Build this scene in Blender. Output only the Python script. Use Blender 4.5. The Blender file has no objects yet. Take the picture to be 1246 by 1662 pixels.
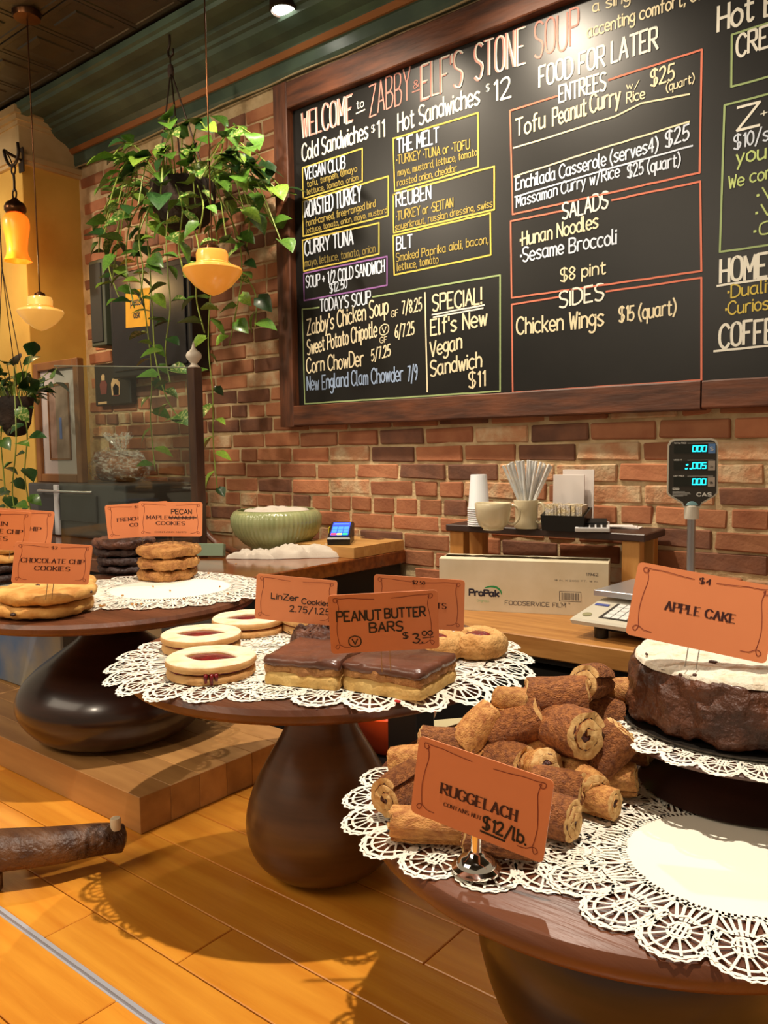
import bpy, bmesh, math, random
from mathutils import Vector, Matrix, Euler, noise
R = math.radians; PI = math.pi
random.seed(7)
SC = bpy.context.scene
COL = SC.collection

# ------------------------------------------------------------------ camera
F, YAW, PITCH, ROLL = 1292.4, R(38.65), R(4.46), R(.775)
CAM = Vector((0, 0, 1.30))
_f = Vector((-math.sin(YAW)*math.cos(PITCH), math.cos(YAW)*math.cos(PITCH), -math.sin(PITCH)))
_r = Vector((math.cos(YAW), math.sin(YAW), 0)); _d = _f.cross(_r)
_r2 = math.cos(ROLL)*_r + math.sin(ROLL)*_d; _d2 = -math.sin(ROLL)*_r + math.cos(ROLL)*_d
cd = bpy.data.cameras.new('camera'); cam = bpy.data.objects.new('camera', cd); COL.objects.link(cam)
cd.sensor_fit = 'HORIZONTAL'; cd.sensor_width = 36; cd.lens = 36*F/1246; cd.clip_start = .02; cd.clip_end = 50
cam.matrix_world = Matrix(((_r2.x, -_d2.x, -_f.x, CAM.x), (_r2.y, -_d2.y, -_f.y, CAM.y), (_r2.z, -_d2.z, -_f.z, CAM.z), (0, 0, 0, 1)))
SC.camera = cam

def at(px, py, axis, c):
    """world point where the sight line of a measured photo point meets the plane axis = c"""
    d = _r2*(px-623) + _d2*(py-831) + _f*F
    i = 'xyz'.index(axis)
    return CAM + d*((c-CAM[i])/d[i])

# ------------------------------------------------------------------ world, lamps, exposure
w = bpy.data.worlds.new('world'); SC.world = w; w.use_nodes = True
w.node_tree.nodes['Background'].inputs[0].default_value = (1, .78, .52, 1)
w.node_tree.nodes['Background'].inputs[1].default_value = .22
SC.view_settings.view_transform = 'Standard'; SC.view_settings.look = 'None'
SC.view_settings.exposure = 0.62; SC.view_settings.gamma = 1; SC.view_settings.use_curve_mapping = False
WARM = (1, .84, .64)
def lamp(name, kind, loc, energy, size=.03, color=WARM, target=None, spot=60, blend=.5):
    l = bpy.data.lights.new(name, kind); l.energy = energy; l.color = color
    if kind == 'AREA': l.size = size
    else: l.shadow_soft_size = size
    if kind == 'SPOT': l.spot_size = R(spot); l.spot_blend = blend
    o = bpy.data.objects.new(name, l); COL.objects.link(o); o.location = loc
    if target is not None:
        o.rotation_euler = (Vector(target)-Vector(loc)).to_track_quat('-Z', 'Y').to_euler()
    return o
# track spots of the shop and added fills: the key one hangs over the aisle beyond the stands and throws their lace shadows towards the viewer
lamp('track_spot_key', 'SPOT', (-.15, .38, 2.94), 112, .016, (1, .87, .72), (-.60, .50, 1.0), 80, .7)
lamp('track_spot_aisle', 'SPOT', (-1.0, 1.75, 2.93), 52, .018, (1, .87, .72), (-.45, .50, 1.0), 80, .7)
lamp('track_spot_board_left', 'SPOT', (-2.0, 1.76, 2.93), 52, .04, WARM, (-2.0, 2.41, 1.5), 110, .9)
lamp('track_spot_board_right', 'SPOT', (-1.45, 1.74, 2.93), 84, .04, WARM, (-.9, 2.41, 1.0), 110, .9)
lamp('track_spot_plant', 'SPOT', (-2.35, 1.2, 2.94), 30, .04, WARM, (-2.9, 2.2, 1.7), 80, .9)
lamp('fill_spot_wall', 'SPOT', (-3.1, .3, 2.94), 44, .08, WARM, (-2.5, 2.41, 1.4), 90, .8)  # added fill from the viewer's side for the brick wall
lamp('fill_spot_pier', 'SPOT', (-4.6, .3, 2.9), 75, .06, WARM, (-4.4, 2.1, 1.9), 70, .8)  # extra spot added to brighten the pier's front face
lamp('track_spot_cards', 'SPOT', (-.1, -1.0, 2.5), 34, .10, WARM, (-1.12, .6, 1.15), 24, .6)
lamp('front_fill_area', 'AREA', (-1.6, -.8, 2.85), 25, 1.6, WARM, (-1.6, 1.2, 1.2))  # added soft fill from the front, no fixture of its own

# ------------------------------------------------------------------ materials
def lin(c): return tuple(((v/255)/12.92 if v/255 <= .04045 else ((v/255+.055)/1.055)**2.4) for v in c)
MATS = {}
def mat(name, c1, rough=.5, metal=0., c2=None, scale=20., bump=0., bscale=None, stretch=None, emit=None, estr=0., trans=0., alpha=1., rand=0., sss=0., coat=0., detail=4., lo=.35, hi=.65, coords='Object'):
    """procedural surface: two colours mixed by noise, fine relief by noise, optional per-object change of value"""
    if name in MATS: return MATS[name]
    m = bpy.data.materials.new(name); m.use_nodes = True; nt = m.node_tree; N = nt.nodes; Lk = nt.links
    b = N['Principled BSDF']; b.inputs['Roughness'].default_value = rough; b.inputs['Metallic'].default_value = metal
    b.inputs['Base Color'].default_value = (*lin(c1), 1)
    if coat: b.inputs['Coat Weight'].default_value = coat; b.inputs['Coat Roughness'].default_value = .12
    if trans: b.inputs['Transmission Weight'].default_value = trans
    if alpha < 1: b.inputs['Alpha'].default_value = alpha
    if sss: b.inputs['Subsurface Weight'].default_value = sss; b.inputs['Subsurface Scale'].default_value = .01
    vec = None
    if c2 or bump:
        tc = N.new('ShaderNodeTexCoord'); mp = N.new('ShaderNodeMapping'); Lk.new(tc.outputs[coords], mp.inputs[0]); vec = mp.outputs[0]
        if stretch: mp.inputs['Scale'].default_value = stretch
        if rand:
            oi = N.new('ShaderNodeObjectInfo'); sc_ = N.new('ShaderNodeVectorMath'); sc_.operation = 'SCALE'; sc_.inputs[0].default_value = (7, 3, 5)
            Lk.new(oi.outputs['Random'], sc_.inputs['Scale']); Lk.new(sc_.outputs[0], mp.inputs['Location'])
    col = None
    if c2:
        nz = N.new('ShaderNodeTexNoise'); nz.inputs['Scale'].default_value = scale; nz.inputs['Detail'].default_value = detail; Lk.new(vec, nz.inputs['Vector'])
        cr = N.new('ShaderNodeValToRGB'); cr.color_ramp.elements[0].position = lo; cr.color_ramp.elements[1].position = hi
        cr.color_ramp.elements[0].color = (*lin(c1), 1); cr.color_ramp.elements[1].color = (*lin(c2), 1)
        Lk.new(nz.outputs['Fac'], cr.inputs[0]); col = cr.outputs[0]
        if rand:
            hs = N.new('ShaderNodeHueSaturation'); mr = N.new('ShaderNodeMapRange'); oi2 = N.new('ShaderNodeObjectInfo')
            mr.inputs['To Min'].default_value = 1-rand; mr.inputs['To Max'].default_value = 1+rand
            Lk.new(oi2.outputs['Random'], mr.inputs[0]); Lk.new(mr.outputs[0], hs.inputs['Value']); Lk.new(col, hs.inputs['Color']); col = hs.outputs[0]
        Lk.new(col, b.inputs['Base Color'])
    if bump:
        nb = N.new('ShaderNodeTexNoise'); nb.inputs['Scale'].default_value = bscale or scale*2; nb.inputs['Detail'].default_value = 5; Lk.new(vec, nb.inputs['Vector'])
        bp = N.new('ShaderNodeBump'); bp.inputs['Strength'].default_value = bump; bp.inputs['Distance'].default_value = .002 if bump < 1 else .004
        Lk.new(nb.outputs['Fac'], bp.inputs['Height']); Lk.new(bp.outputs[0], b.inputs['Normal'])
    if emit: b.inputs['Emission Color'].default_value = (*lin(emit), 1); b.inputs['Emission Strength'].default_value = estr
    MATS[name] = m; return m

def glass(name, tint=(255, 255, 255), refl=.09):
    m = bpy.data.materials.new(name); m.use_nodes = True; nt = m.node_tree; N = nt.nodes; N.clear()
    o = N.new('ShaderNodeOutputMaterial'); t = N.new('ShaderNodeBsdfTransparent'); g = N.new('ShaderNodeBsdfGlossy'); mx = N.new('ShaderNodeMixShader')
    t.inputs[0].default_value = (*lin(tint), 1); g.inputs['Roughness'].default_value = .03; mx.inputs[0].default_value = refl
    nt.links.new(t.outputs[0], mx.inputs[1]); nt.links.new(g.outputs[0], mx.inputs[2]); nt.links.new(mx.outputs[0], o.inputs[0]); return m

# ------------------------------------------------------------------ mesh builder
class MB:
    def __init__(s): s.v = []; s.f = []; s.mi = []
    def add(s, vs, fs, M=None, mi=0):
        o = len(s.v); s.v += [tuple(M @ Vector(p)) if M is not None else tuple(p) for p in vs]
        s.f += [tuple(i+o for i in f) for f in fs]; s.mi += [mi]*len(fs); return s
    def box(s, c, sz, M=None, bev=0., seg=1, rz=0., mi=0):
        T = Matrix.Translation(c) @ Matrix.Rotation(rz, 4, 'Z')
        if M is not None: T = M @ T
        if not bev:
            x, y, z = sz[0]/2, sz[1]/2, sz[2]/2
            vs = [(-x,-y,-z),(x,-y,-z),(x,y,-z),(-x,y,-z),(-x,-y,z),(x,-y,z),(x,y,z),(-x,y,z)]
            return s.add(vs, [(0,3,2,1),(4,5,6,7),(0,1,5,4),(1,2,6,5),(2,3,7,6),(3,0,4,7)], T, mi)
        bm = bmesh.new(); bmesh.ops.create_cube(bm, size=1)
        bmesh.ops.scale(bm, vec=sz, verts=bm.verts)
        bmesh.ops.bevel(bm, geom=bm.edges[:], offset=bev, segments=seg, affect='EDGES', profile=.6)
        bm.verts.index_update(); s.add([v.co[:] for v in bm.verts], [tuple(v.index for v in f.verts) for f in bm.faces], T, mi); bm.free(); return s
    def loft(s, rings, M=None, cap0=True, cap1=True, closed=True, mi=0):
        n = len(rings[0]); vs = [p for r in rings for p in r]; fs = []
        for k in range(len(rings)-1):
            for i in range(n if closed else n-1):
                j = (i+1) % n; fs.append((k*n+i, k*n+j, (k+1)*n+j, (k+1)*n+i))
        if closed and cap0: fs.append(tuple(range(n-1, -1, -1)))
        if closed and cap1: fs.append(tuple((len(rings)-1)*n+i for i in range(n)))
        return s.add(vs, fs, M, mi)
    def lathe(s, prof, n=32, M=None, ax=(0, 0), cap=True, mi=0, wob=0., seed=0.):
        rings = []
        for r, z in prof:
            ring = []
            for i in range(n):
                a = 2*PI*i/n; k = 1
                if wob: k = 1+wob*noise.noise(Vector((math.cos(a)*1.7+seed, math.sin(a)*1.7, z*20)))
                ring.append((ax[0]+max(r, 1e-4)*k*math.cos(a), ax[1]+max(r, 1e-4)*k*math.sin(a), z))
            rings.append(ring)
        return s.loft(rings, M, cap, cap, mi=mi)
    def tube(s, pts, r, n=8, M=None, cap=True, flat=1., mi=0):
        pts = [Vector(p) for p in pts]; rings = []; up = None
        for i, p in enumerate(pts):
            t = (pts[min(i+1, len(pts)-1)]-pts[max(i-1, 0)])
            if t.length < 1e-9: t = Vector((0, 0, 1))
            t.normalize()
            if up is None:
                up = Vector((0, 0, 1)) if abs(t.z) < .9 else Vector((1, 0, 0))
            a = t.cross(up); a = a.normalized() if a.length > 1e-6 else t.orthogonal().normalized(); up = a.cross(t).normalized()
            rr = r[i] if isinstance(r, (list, tuple)) else r
            rings.append([tuple(p + a*rr*math.cos(2*PI*k/n) + up*rr*flat*math.sin(2*PI*k/n)) for k in range(n)])
        return s.loft(rings, M, cap, cap, mi=mi)
    def prism(s, outline, z0, z1, M=None, mi=0):
        n = len(outline); return s.loft([[(x, y, z0) for x, y in outline], [(x, y, z1) for x, y in outline]], M, mi=mi)
    def warp(s, fn): s.v = [tuple(fn(Vector(p))) for p in s.v]; return s
    def rough(s, amp, sc, seed=0.):
        def fn(p):
            q = p*sc+Vector((seed, seed*.7, -seed)); return p+Vector((noise.noise(q), noise.noise(q+Vector((31, 0, 0))), noise.noise(q+Vector((0, 47, 0)))))*amp
        return s.warp(fn)
    def build(s, name, m, parent=None, smooth=None, loc=None, fixn=True):
        me = bpy.data.meshes.new(name); me.from_pydata(s.v, [], s.f)
        if fixn: b = bmesh.new(); b.from_mesh(me); bmesh.ops.recalc_face_normals(b, faces=b.faces[:]); b.to_mesh(me); b.free()
        for x in (m if isinstance(m, (list, tuple)) else [m]): me.materials.append(x)
        if any(s.mi):
            me.polygons.foreach_set('material_index', s.mi)
        o = bpy.data.objects.new(name, me); COL.objects.link(o)
        if smooth:
            me.shade_smooth()
            if smooth < 180: me.set_sharp_from_angle(angle=R(smooth))
        me.update()
        if parent is not None: o.parent = parent
        if loc is not None: o.location = loc
        return o
def tag(o, label, cat, group=None, kind=None):
    o['label'] = label; o['category'] = cat
    if group: o['group'] = group
    if kind: o['kind'] = kind
    return o
def thing(name, label, cat, loc=(0, 0, 0), rz=0., group=None):
    o = bpy.data.objects.new(name, None); COL.objects.link(o); o.location = loc; o.rotation_euler = (0, 0, rz); o.empty_display_size = .02
    return tag(o, label, cat, group)
def struct(o, label=None):
    o['kind'] = 'structure'
    if label: o['label'] = label
    return o
def share(src, parent, loc, rot=(0, 0, 0), scale=(1, 1, 1)):
    c = src.copy(); COL.objects.link(c); c.parent = parent; c.location = loc; c.rotation_euler = rot; c.scale = scale; return c
def copy_tree(o, parent=None):
    c = o.copy(); COL.objects.link(c); c.parent = parent
    for ch in o.children: copy_tree(ch, c)
    return c
def catmull(pts, k=3, closed=False):
    P = [Vector(p) for p in pts]; out = []; n = len(P)
    if n < 3: return P
    for i in range(n if closed else n-1):
        p0 = P[(i-1) % n] if closed or i > 0 else P[0]; p1 = P[i]; p2 = P[(i+1) % n]; p3 = P[(i+2) % n] if closed or i+2 < n else P[-1]
        for j in range(k):
            t = j/k; out.append(.5*((2*p1)+(p2-p0)*t+(2*p0-5*p1+4*p2-p3)*t*t+(3*p1-p0-3*p2+p3)*t*t*t))
    if not closed: out.append(P[-1])
    return out

# ------------------------------------------------------------------ single-stroke lettering
GL = {
'A':"0e4q8e|2i6i",'B':"0e0q|~0q4q7p7m4k0k|~0k5k8i7f5e0e",'C':"~8o6q3q0n0h3e6e8g",'D':"0e0q|~0q4q8n8h4e0e",'E':"7e0e0q7q|0k5k",'F':"0e0q7q|0k5k",
'G':"~8o6q3q0n0h3e6e8g8j|8j5j",'H':"0e0q|7e7q|0k7k",'I':"0e0q",'J':"~6q6h4e1e0g",'K':"0e0q|7q0j|2l7e",'L':"0q0e6e",'M':"0e0q4i8q8e",'N':"0e0q7e7q",
'O':"~4q1p0m0i1f4e7f8i8m7p4q",'P':"0e0q|~0q5q7p7l5k0k",'Q':"~4q1p0m0i1f4e7f8i8m7p4q|5h8d",'R':"0e0q|~0q5q7p7l5k0k|3k8e",'S':"~7p5q2q0o1l6j7h5e2e0f",'T':"4e4q|0q8q",
'U':"~0q0h2e6e8h8q",'V':"0q4e8q",'W':"0q2e4n6e8q",'X':"0e8q|0q8e",'Y':"0q4k8q|4k4e",'Z':"0q8q0e8e",
'a':"~6l3m0k0g3e6g|6m6f7e",'b':"0q0e|~0k3m6k6g3e0g",'c':"~6l3m0k0g3e6f",'d':"6q6e|~6k3m0k0g3e6g",'e':"~0i6i6k3m0k0g3e6f",'f':"~5q3q2o2e|0m5m",'g':"~6k3m0k0h3f6h|~6m6d4a1a0b",
'h':"0q0e|~0k3m6k6e",'i':"0e0m|0o0p",'j':"~3m3c1a0b|3o3p",'k':"0q0e|6m0h|2i6e",'l':"~0q0f1e2e",'m':"0e0m|~0k2m4k4e|~4k6m8k8e",'n':"0e0m|~0k3m6k6e",'o':"~3m0k0g3e6g6k3m",
'p':"0m0a|~0k3m6k6g3e0g",'q':"6m6a|~6k3m0k0g3e6g",'r':"0e0m|~0k2m5m",'s':"~6l3m0k3i6g3e0f",'t':"~2p2f4e5f|0m5m",'u':"~0m0g2e6g|6m6e",'v':"0m3e6m",'w':"0m2e4l6e8m",
'x':"0e6m|0m6e",'y':"0m3e|6m1a",'z':"0m6m0e6e",
'0':"~3q0n0h3e6h6n3q",'1':"1o3q3e",'2':"~0o2q5q6n4j0e|0e7e",'3':"~0p3q6o3k|~3k7i5e2e0f",'4':"5e5q0i7i",'5':"6q1q0k|~0k4l6i5f2e0f",'6':"~6q2n0h3e6g4k0i",'7':"0q6q2e",'8':"~3k0n3q6n3k0h3e6h3k",
'9':"~6m3k0m3q6n5h2e",'$':"~7p5q2q0o1l6j7h5e2e0f|4d4r",'(':"~3r0m0h3c",')':"~0r3m3h0c",'/':"0c6r",'.':"0e1e",',':"1f0c",'!':"0q0h|0f0e",'\'':"0q0n",'-':"0k4k",'+':"0k6k|3h3n",
'&':"~7e1n3q5n0h2e5f7j",'*':"0j1j1k0k",'@':"~4r0o0g4d8g8o4r|2n4g6n",'_':"0d8d",'#':"0h6h|0m6m|1e3q|4e6q",'^':"~0m2p4m|~4m6p8m",
}
def glyph(ch):
    out = []
    for st in GL[ch].split('|'):
        sm = st[0] == '~'; st = st[1:] if sm else st
        out.append((sm, [(int(st[i])*.5, (ord(st[i+1])-101)*.5) for i in range(0, len(st), 2)]))
    return out
def ribbon(mb, pts, w, to3, wfn=None):
    """flat strip along 2-D points; to3 maps (u, v) in metres to 3-D"""
    for (x0, y0), (x1, y1) in zip(pts, pts[1:]):
        dx, dy = x1-x0, y1-y0; L = math.hypot(dx, dy)
        if L < 1e-9: continue
        dx /= L; dy /= L; ww = w*(wfn(dx, dy) if wfn else 1); e = ww*.25
        ax, ay = -dy*ww/2, dx*ww/2
        q = [(x0-dx*e+ax, y0-dy*e+ay), (x0-dx*e-ax, y0-dy*e-ay), (x1+dx*e-ax, y1+dy*e-ay), (x1+dx*e+ax, y1+dy*e+ay)]
        mb.k = getattr(mb, 'k', 0)+1; mb.add([to3(*p, (mb.k % 7)*4e-5) for p in q], [(0, 1, 2, 3)])
def text2(mb, s, x0, y0, length, cap, w, to3, style='hand', slope=0., sm=2, jit=0., gap=1.9, serif=.55, rnd=random):
    """letters of cap height cap from (x0, y0), fitted to length; slope raises the line as it runs"""
    pos = []; x = 0.
    for ch in s:
        if ch == ' ': x += 3.2*.5*2*.8; continue
        g = glyph(ch); wd = max(p[0] for _, st in g for p in st); pos.append((x, g)); x += wd+gap*.5*2*.62
    tot = x-gap*.62; ku = length/max(tot, .1); kv = cap/6
    for x, g in pos:
        j = rnd.uniform(-jit, jit)*cap
        for smt, st in g:
            pts = [((x+a)*ku, b*kv) for a, b in st]
            if smt: pts = [(p.x, p.y) for p in catmull([(a, b, 0) for a, b in pts], sm)]
            pts = [(x0+a, y0+b+slope*a+j) for a, b in pts]
            if style == 'serif':
                ribbon(mb, pts, w, to3, lambda dx, dy: .36+.95*abs(dy)**1.5)
                for (a, b), (c, d) in (((pts[0]), (pts[1])), ((pts[-1]), (pts[-2]))):
                    if abs(d-b) > abs(c-a)*.8:
                        ribbon(mb, [(a-w*serif*1.35, b), (a+w*serif*1.35, b)], w*.36, to3)
            else: ribbon(mb, pts, w, to3)

# ================================================================== THE ROOM
M_mortar = mat('mortar', (216, 192, 150), .95, c2=(182, 154, 114), scale=14, bump=1.2, bscale=60)
M_brick = mat('brick', (186, 126, 88), .9, c2=(156, 96, 66), scale=9, bump=.9, bscale=90, rand=.28, lo=.3, hi=.7)
M_brick_pale = mat('brick_pale', (192, 140, 102), .92, c2=(206, 182, 146), scale=16, bump=1., bscale=80, rand=.18, lo=.4, hi=.65)
M_brick_dark = mat('brick_dark', (140, 94, 70), .9, c2=(112, 76, 60), scale=12, bump=.9, bscale=80, rand=.2)
M_pier = mat('yellow_plaster', (222, 178, 84), .75, c2=(206, 160, 70), scale=4, bump=.2, bscale=120)
M_capital = mat('cream_paint', (206, 176, 128), .6, c2=(190, 158, 110), scale=6)
M_green = mat('green_paint', (84, 102, 84), .38, c2=(64, 80, 68), scale=5, bump=.15, bscale=60)
M_copper = mat('copper_paint', (150, 92, 46), .45)
M_tin = mat('dark_tin', (74, 62, 44), .35, .3, c2=(52, 46, 36), scale=5, bump=.3, bscale=18)
M_cord = mat('pale_cord', (168, 148, 108), .7)

YW = 2.41
g = MB(); nx, nz = 130, 60
X0, X1, Z0, Z1 = -3.99, .6, .3, 2.84
vs = []; fs = []
for j in range(nz+1):
    for i in range(nx+1):
        x = X0+(X1-X0)*i/nx; z = Z0+(Z1-Z0)*j/nz
        vs.append((x, YW+.0035+.006*noise.noise(Vector((x*14, 0, z*14))), z))
for j in range(nz):
    for i in range(nx): a = j*(nx+1)+i; fs.append((a, a+1, a+nx+2, a+nx+1))
g.add(vs, fs); g.box(((X0+X1)/2, YW+.12, 1.5), (X1-X0, .16, 3.04))
wall = struct(g.build('wall_back', M_mortar), 'exposed red brick wall with pale sandy mortar behind the counters')

rnd = random.Random(3)
def brick_mesh(L, H, seed):
    b = MB().box((0, 0, 0), (L, .05, H), bev=.0042); b.rough(.0050, 26, seed); return b
protos = {}
for kind, L in (('s', .204), ('h', .099)):
    for k in range(5):
        for mname, mm in (('a', M_brick), ('b', M_brick_pale), ('c', M_brick_dark)):
            o = brick_mesh(L, .055, k*9.3+(0 if kind == 's' else 50)).build('brick', mm); protos[(kind, k, mname)] = o.data; bpy.data.objects.remove(o)
COURSE = .0655; zb = .9895; nb = 0
extra = MB()
for c in range(-4, 28):
    z = zb+COURSE*(c+.5)
    if z+.03 > 2.812: break
    header = c % 6 == 1
    step = .1105 if header else .2155
    x = -3.97+(rnd.uniform(0, .2) if c % 2 else 0)+rnd.uniform(0, .03)
    while x < .45:
        kind = 'h' if header or rnd.random() < .1 else 's'
        L = .1105 if kind == 'h' else .2155
        cx = x+L/2; x += L*rnd.uniform(.99, 1.02)
        if cx > -2.38 and 1.455 < z < 2.76: continue          # behind the board
        if cx < -1.83 and z < .90: continue                     # behind the left counter
        if cx < -3.0 and z < 1.0: continue
        if cx > -1.6 and z < .82: continue
        if -3.60 < cx < -3.14 and 1.76 < z < 2.15: continue       # behind the wall cabinet
        if -3.75 < cx < -3.08 and z < 1.12: continue
        r_ = rnd.random(); mname = 'b' if r_ < (.34 if cx > -1.6 else .1) else 'c' if r_ > .84 else 'a'
        py = YW+.022+rnd.uniform(-.004, .0035)
        if cx > -.42:                                           # outside the photo's right edge
            extra.box((cx, py, z), (L-.011, .05, .055), bev=.005); continue
        o = bpy.data.objects.new('brick', protos[(kind, rnd.randrange(5), mname)]); COL.objects.link(o); o.parent = wall
        o.location = (cx, py, z+rnd.uniform(-.002, .002)); o.rotation_euler = (rnd.uniform(-.02, .02), rnd.uniform(-.012, .012), rnd.uniform(-.015, .015)); nb += 1
e_ = extra.build('brick_field', M_brick, wall); e_['kind'] = 'stuff'
print('bricks', nb)

# pier with capital
pier = MB().box((-4.45, 2.29, 1.39), (.94, .38, 2.80), bev=.003)
struct(pier.build('column', M_pier), 'yellow plastered pier standing left of the brick wall')
cap = MB()
def collar(o, z0, z1): cap.box((-4.45, 2.29, (z0+z1)/2), (.94+2*o, .38+2*o, z1-z0))
collar(.018, 2.755, 2.772); collar(.030, 2.772, 2.80); collar(.014, 2.80, 2.94); collar(.022, 2.94, 2.96); collar(.036, 2.96, 2.985); collar(.05, 2.985, 3.02)
struct(cap.build('trim_1', M_capital), 'cream moulded capital at the top of the yellow pier')

# cornice (profile in Y, Z swept along the wall)
prof = [(2.41, 2.812), (2.388, 2.812), (2.380, 2.825), (2.380, 2.868), (2.372, 2.872), (2.352, 2.898), (2.335, 2.912), (2.300, 2.925), (2.262, 2.945), (2.252, 2.962), (2.238, 2.966),
        (2.232, 2.978), (2.205, 2.985), (2.198, 2.997), (2.13, 2.999), (2.125, 2.985), (2.085, 2.985), (2.080, 3.0), (2.065, 3.004), (2.062, 3.03), (2.41, 3.03)]
g = MB(); g.loft([[(x, y, z) for y, z in prof] for x in (-3.99, 1.2)])
struct(g.build('cornice', M_green, smooth=None), 'dark green moulded cornice running along the top of the brick wall')
g = MB(); g.loft([[(x, y, z) for y, z in [(2.379, 2.870), (2.366, 2.873), (2.352, 2.892), (2.362, 2.898), (2.379, 2.882)]] for x in (-3.975, 1.2)])
struct(g.build('trim_2', M_copper), 'thin copper coloured bead along the green cornice')
g = MB(); pts = []
for i in range(90):
    x = -3.97+i*.05; pts.append((x, 2.382+.004*math.sin(i*.7), 2.805+.005*noise.noise(Vector((x*2.2, 0, 0)))))
tag(g.tube(pts, .0042, 6).build('cable', M_cord, smooth=60), 'pale cable running along the lower edge of the green cornice', 'cable')

# ceiling of pressed tin panels
ce = MB().box((-1.6, -.2, 3.07), (6.4, 5.3, .06)); ceil = struct(ce.build('ceiling', M_tin), 'dark pressed tin ceiling')
pm = MB(); P_ = .30
pm.loft([[(-s, -s, z), (s, -s, z), (s, s, z), (-s, s, z)] for s, z in ((.148, .0), (.146, -.004), (.128, -.004), (.124, -.001), (.085, -.001), (.080, -.006), (.05, -.008))], cap0=False)
po = pm.build('ceiling_panel', M_tin, ceil); po.location = (-4.25, 1.90, 3.038); first = True
for i in range(13):
    for j in range(5):
        if i == j == 0: continue
        share(po, ceil, (-4.25+i*P_, 1.90-j*P_, 3.038))
g = MB().box((-1.5, .2, -.03), (7, 7, .06)); struct(g.build('floor', mat('dark_floor', (46, 34, 26), .7, c2=(34, 25, 20), scale=8)), 'dark shop floor')

# ================================================================== MENU BOARD
M_frame = mat('frame_wood', (112, 62, 34), .55, c2=(70, 38, 22), scale=6, bump=.7, bscale=14, stretch=(1, 6, 6), detail=8, rand=.12)
M_framev = mat('frame_wood_upright', (112, 62, 34), .55, c2=(70, 38, 22), scale=6, bump=.7, bscale=14, stretch=(6, 6, 1), detail=8, rand=.12)
M_slate = mat('blackboard_paint', (22, 22, 21), .34, c2=(30, 29, 27), scale=3, detail=6); M_slate.node_tree.nodes['Principled BSDF'].inputs['Specular IOR Level'].default_value = .32
YB = 2.385
bd = thing('menu_board', 'large black menu board in a dark wood frame covered in chalk lettering', 'menu board', (0, 0, 0))
bxl, bxr, bzb, bzt = -2.352, .25, 1.486, 2.668
MB().box(((bxl+bxr)/2, YB+.01, (bzb+bzt)/2), (bxr-bxl+.06, .018, bzt-bzb+.06)).build('panel', M_slate, bd)
def plank(x0, x1, z0, z1, seed, mm, y0=2.352):
    g = MB(); n = 24; horizontal = (x1-x0) > (z1-z0); rings = []
    for i in range(n+1):
        t = i/n; a = .0022*noise.noise(Vector((t*9, seed, 0))); b = .0022*noise.noise(Vector((t*9, seed, 5)))
        if horizontal: x = x0+(x1-x0)*t; rings.append([(x, y0+.003, z0+b), (x, y0, z0+.004+b), (x, y0, z1-.004+a), (x, y0+.003, z1+a), (x, 2.412, z1+a), (x, 2.412, z0+b)])
        else: z = z0+(z1-z0)*t; rings.append([(x0+b, y0+.003, z), (x0+.004+b, y0, z), (x1-.004+a, y0, z), (x1+a, y0+.003, z), (x1+a, 2.412, z), (x0+b, 2.412, z)])
    g.loft(rings); return g.build('frame_board', mm, bd)
plank(bxl-.078, bxl, bzb-.085, bzt+.105, 1, M_framev, 2.350)
plank(bxr, bxr+.08, bzb-.085, bzt+.105, 4, M_framev, 2.350)
plank(bxl+.001, -.722, bzb-.083, bzb, 2, M_frame); plank(-.718, bxr-.001, bzb-.080, bzb-.002, 5, M_frame, 2.354)
plank(bxl+.001, bxr-.001, bzt, bzt+.103, 3, M_frame)

CH = {'white': mat('chalk_white', (228, 226, 214), .9), 'cream': mat('chalk_cream', (224, 212, 178), .9), 'pink': mat('chalk_pink', (214, 150, 138), .9), 'yellow': mat('chalk_yellow', (206, 184, 84), .9),
      'dimyellow': mat('chalk_dim_yellow', (132, 116, 58), .9), 'ochre': mat('chalk_ochre', (168, 148, 74), .9), 'green': mat('chalk_green', (152, 172, 118), .9), 'lime': mat('chalk_lime', (190, 208, 132), .9), 'coral': mat('chalk_coral', (208, 118, 94), .9),
      'purple': mat('chalk_purple', (142, 96, 160), .9), 'blue': mat('chalk_blue', (150, 172, 206), .9), 'bluewhite': mat('chalk_blue_white', (206, 216, 232), .9)}
crnd = random.Random(5)
def bp(x, y): p = at(x, y, 'y', YB); return p.x, p.z
def chalk_to3(u, v, k=0): return (u, YB-.0006-k, v)
def line_px(mb, pts, wd):
    P = [bp(*p) for p in pts]; Q = []
    for (a, b), (c, d) in zip(P, P[1:]):
        n = max(2, int(math.hypot(c-a, d-b)/.03))
        Q += [(a+(c-a)*i/n, b+(d-b)*i/n+crnd.uniform(-.0007, .0007)) for i in range(n)]
    Q.append(P[-1]); ribbon(mb, Q, wd, chalk_to3)
def T(s, x0, y0, x1, y1, cap, col='white', wd=.0058, twice=None):
    a, b = bp(x0, y0); c, d = bp(x1, y1); h = bp(x0, y0-cap)[1]-b; wd = min(wd, h*.125)
    mb = MB(); text2(mb, s, a, b, c-a, h, wd, chalk_to3, slope=(d-b)/(c-a), jit=.03, sm=3, rnd=crnd)
    o = mb.build('chalk_writing', CH[col], bd)
    if twice:
        mb = MB(); text2(mb, s, a+.006, b+.001, c-a, h, wd*.8, lambda u, v, k=0: (u, YB-.0011-k, v), slope=(d-b)/(c-a), jit=.0, sm=3, rnd=crnd); mb.build('chalk_writing', CH[twice], bd)
def BX(pts, col, wd=.0055, name='chalk_box'):
    mb = MB()
    for seg in pts:
        mb = MB(); line_px(mb, seg, wd); mb.build(name, CH[col], bd)
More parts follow.
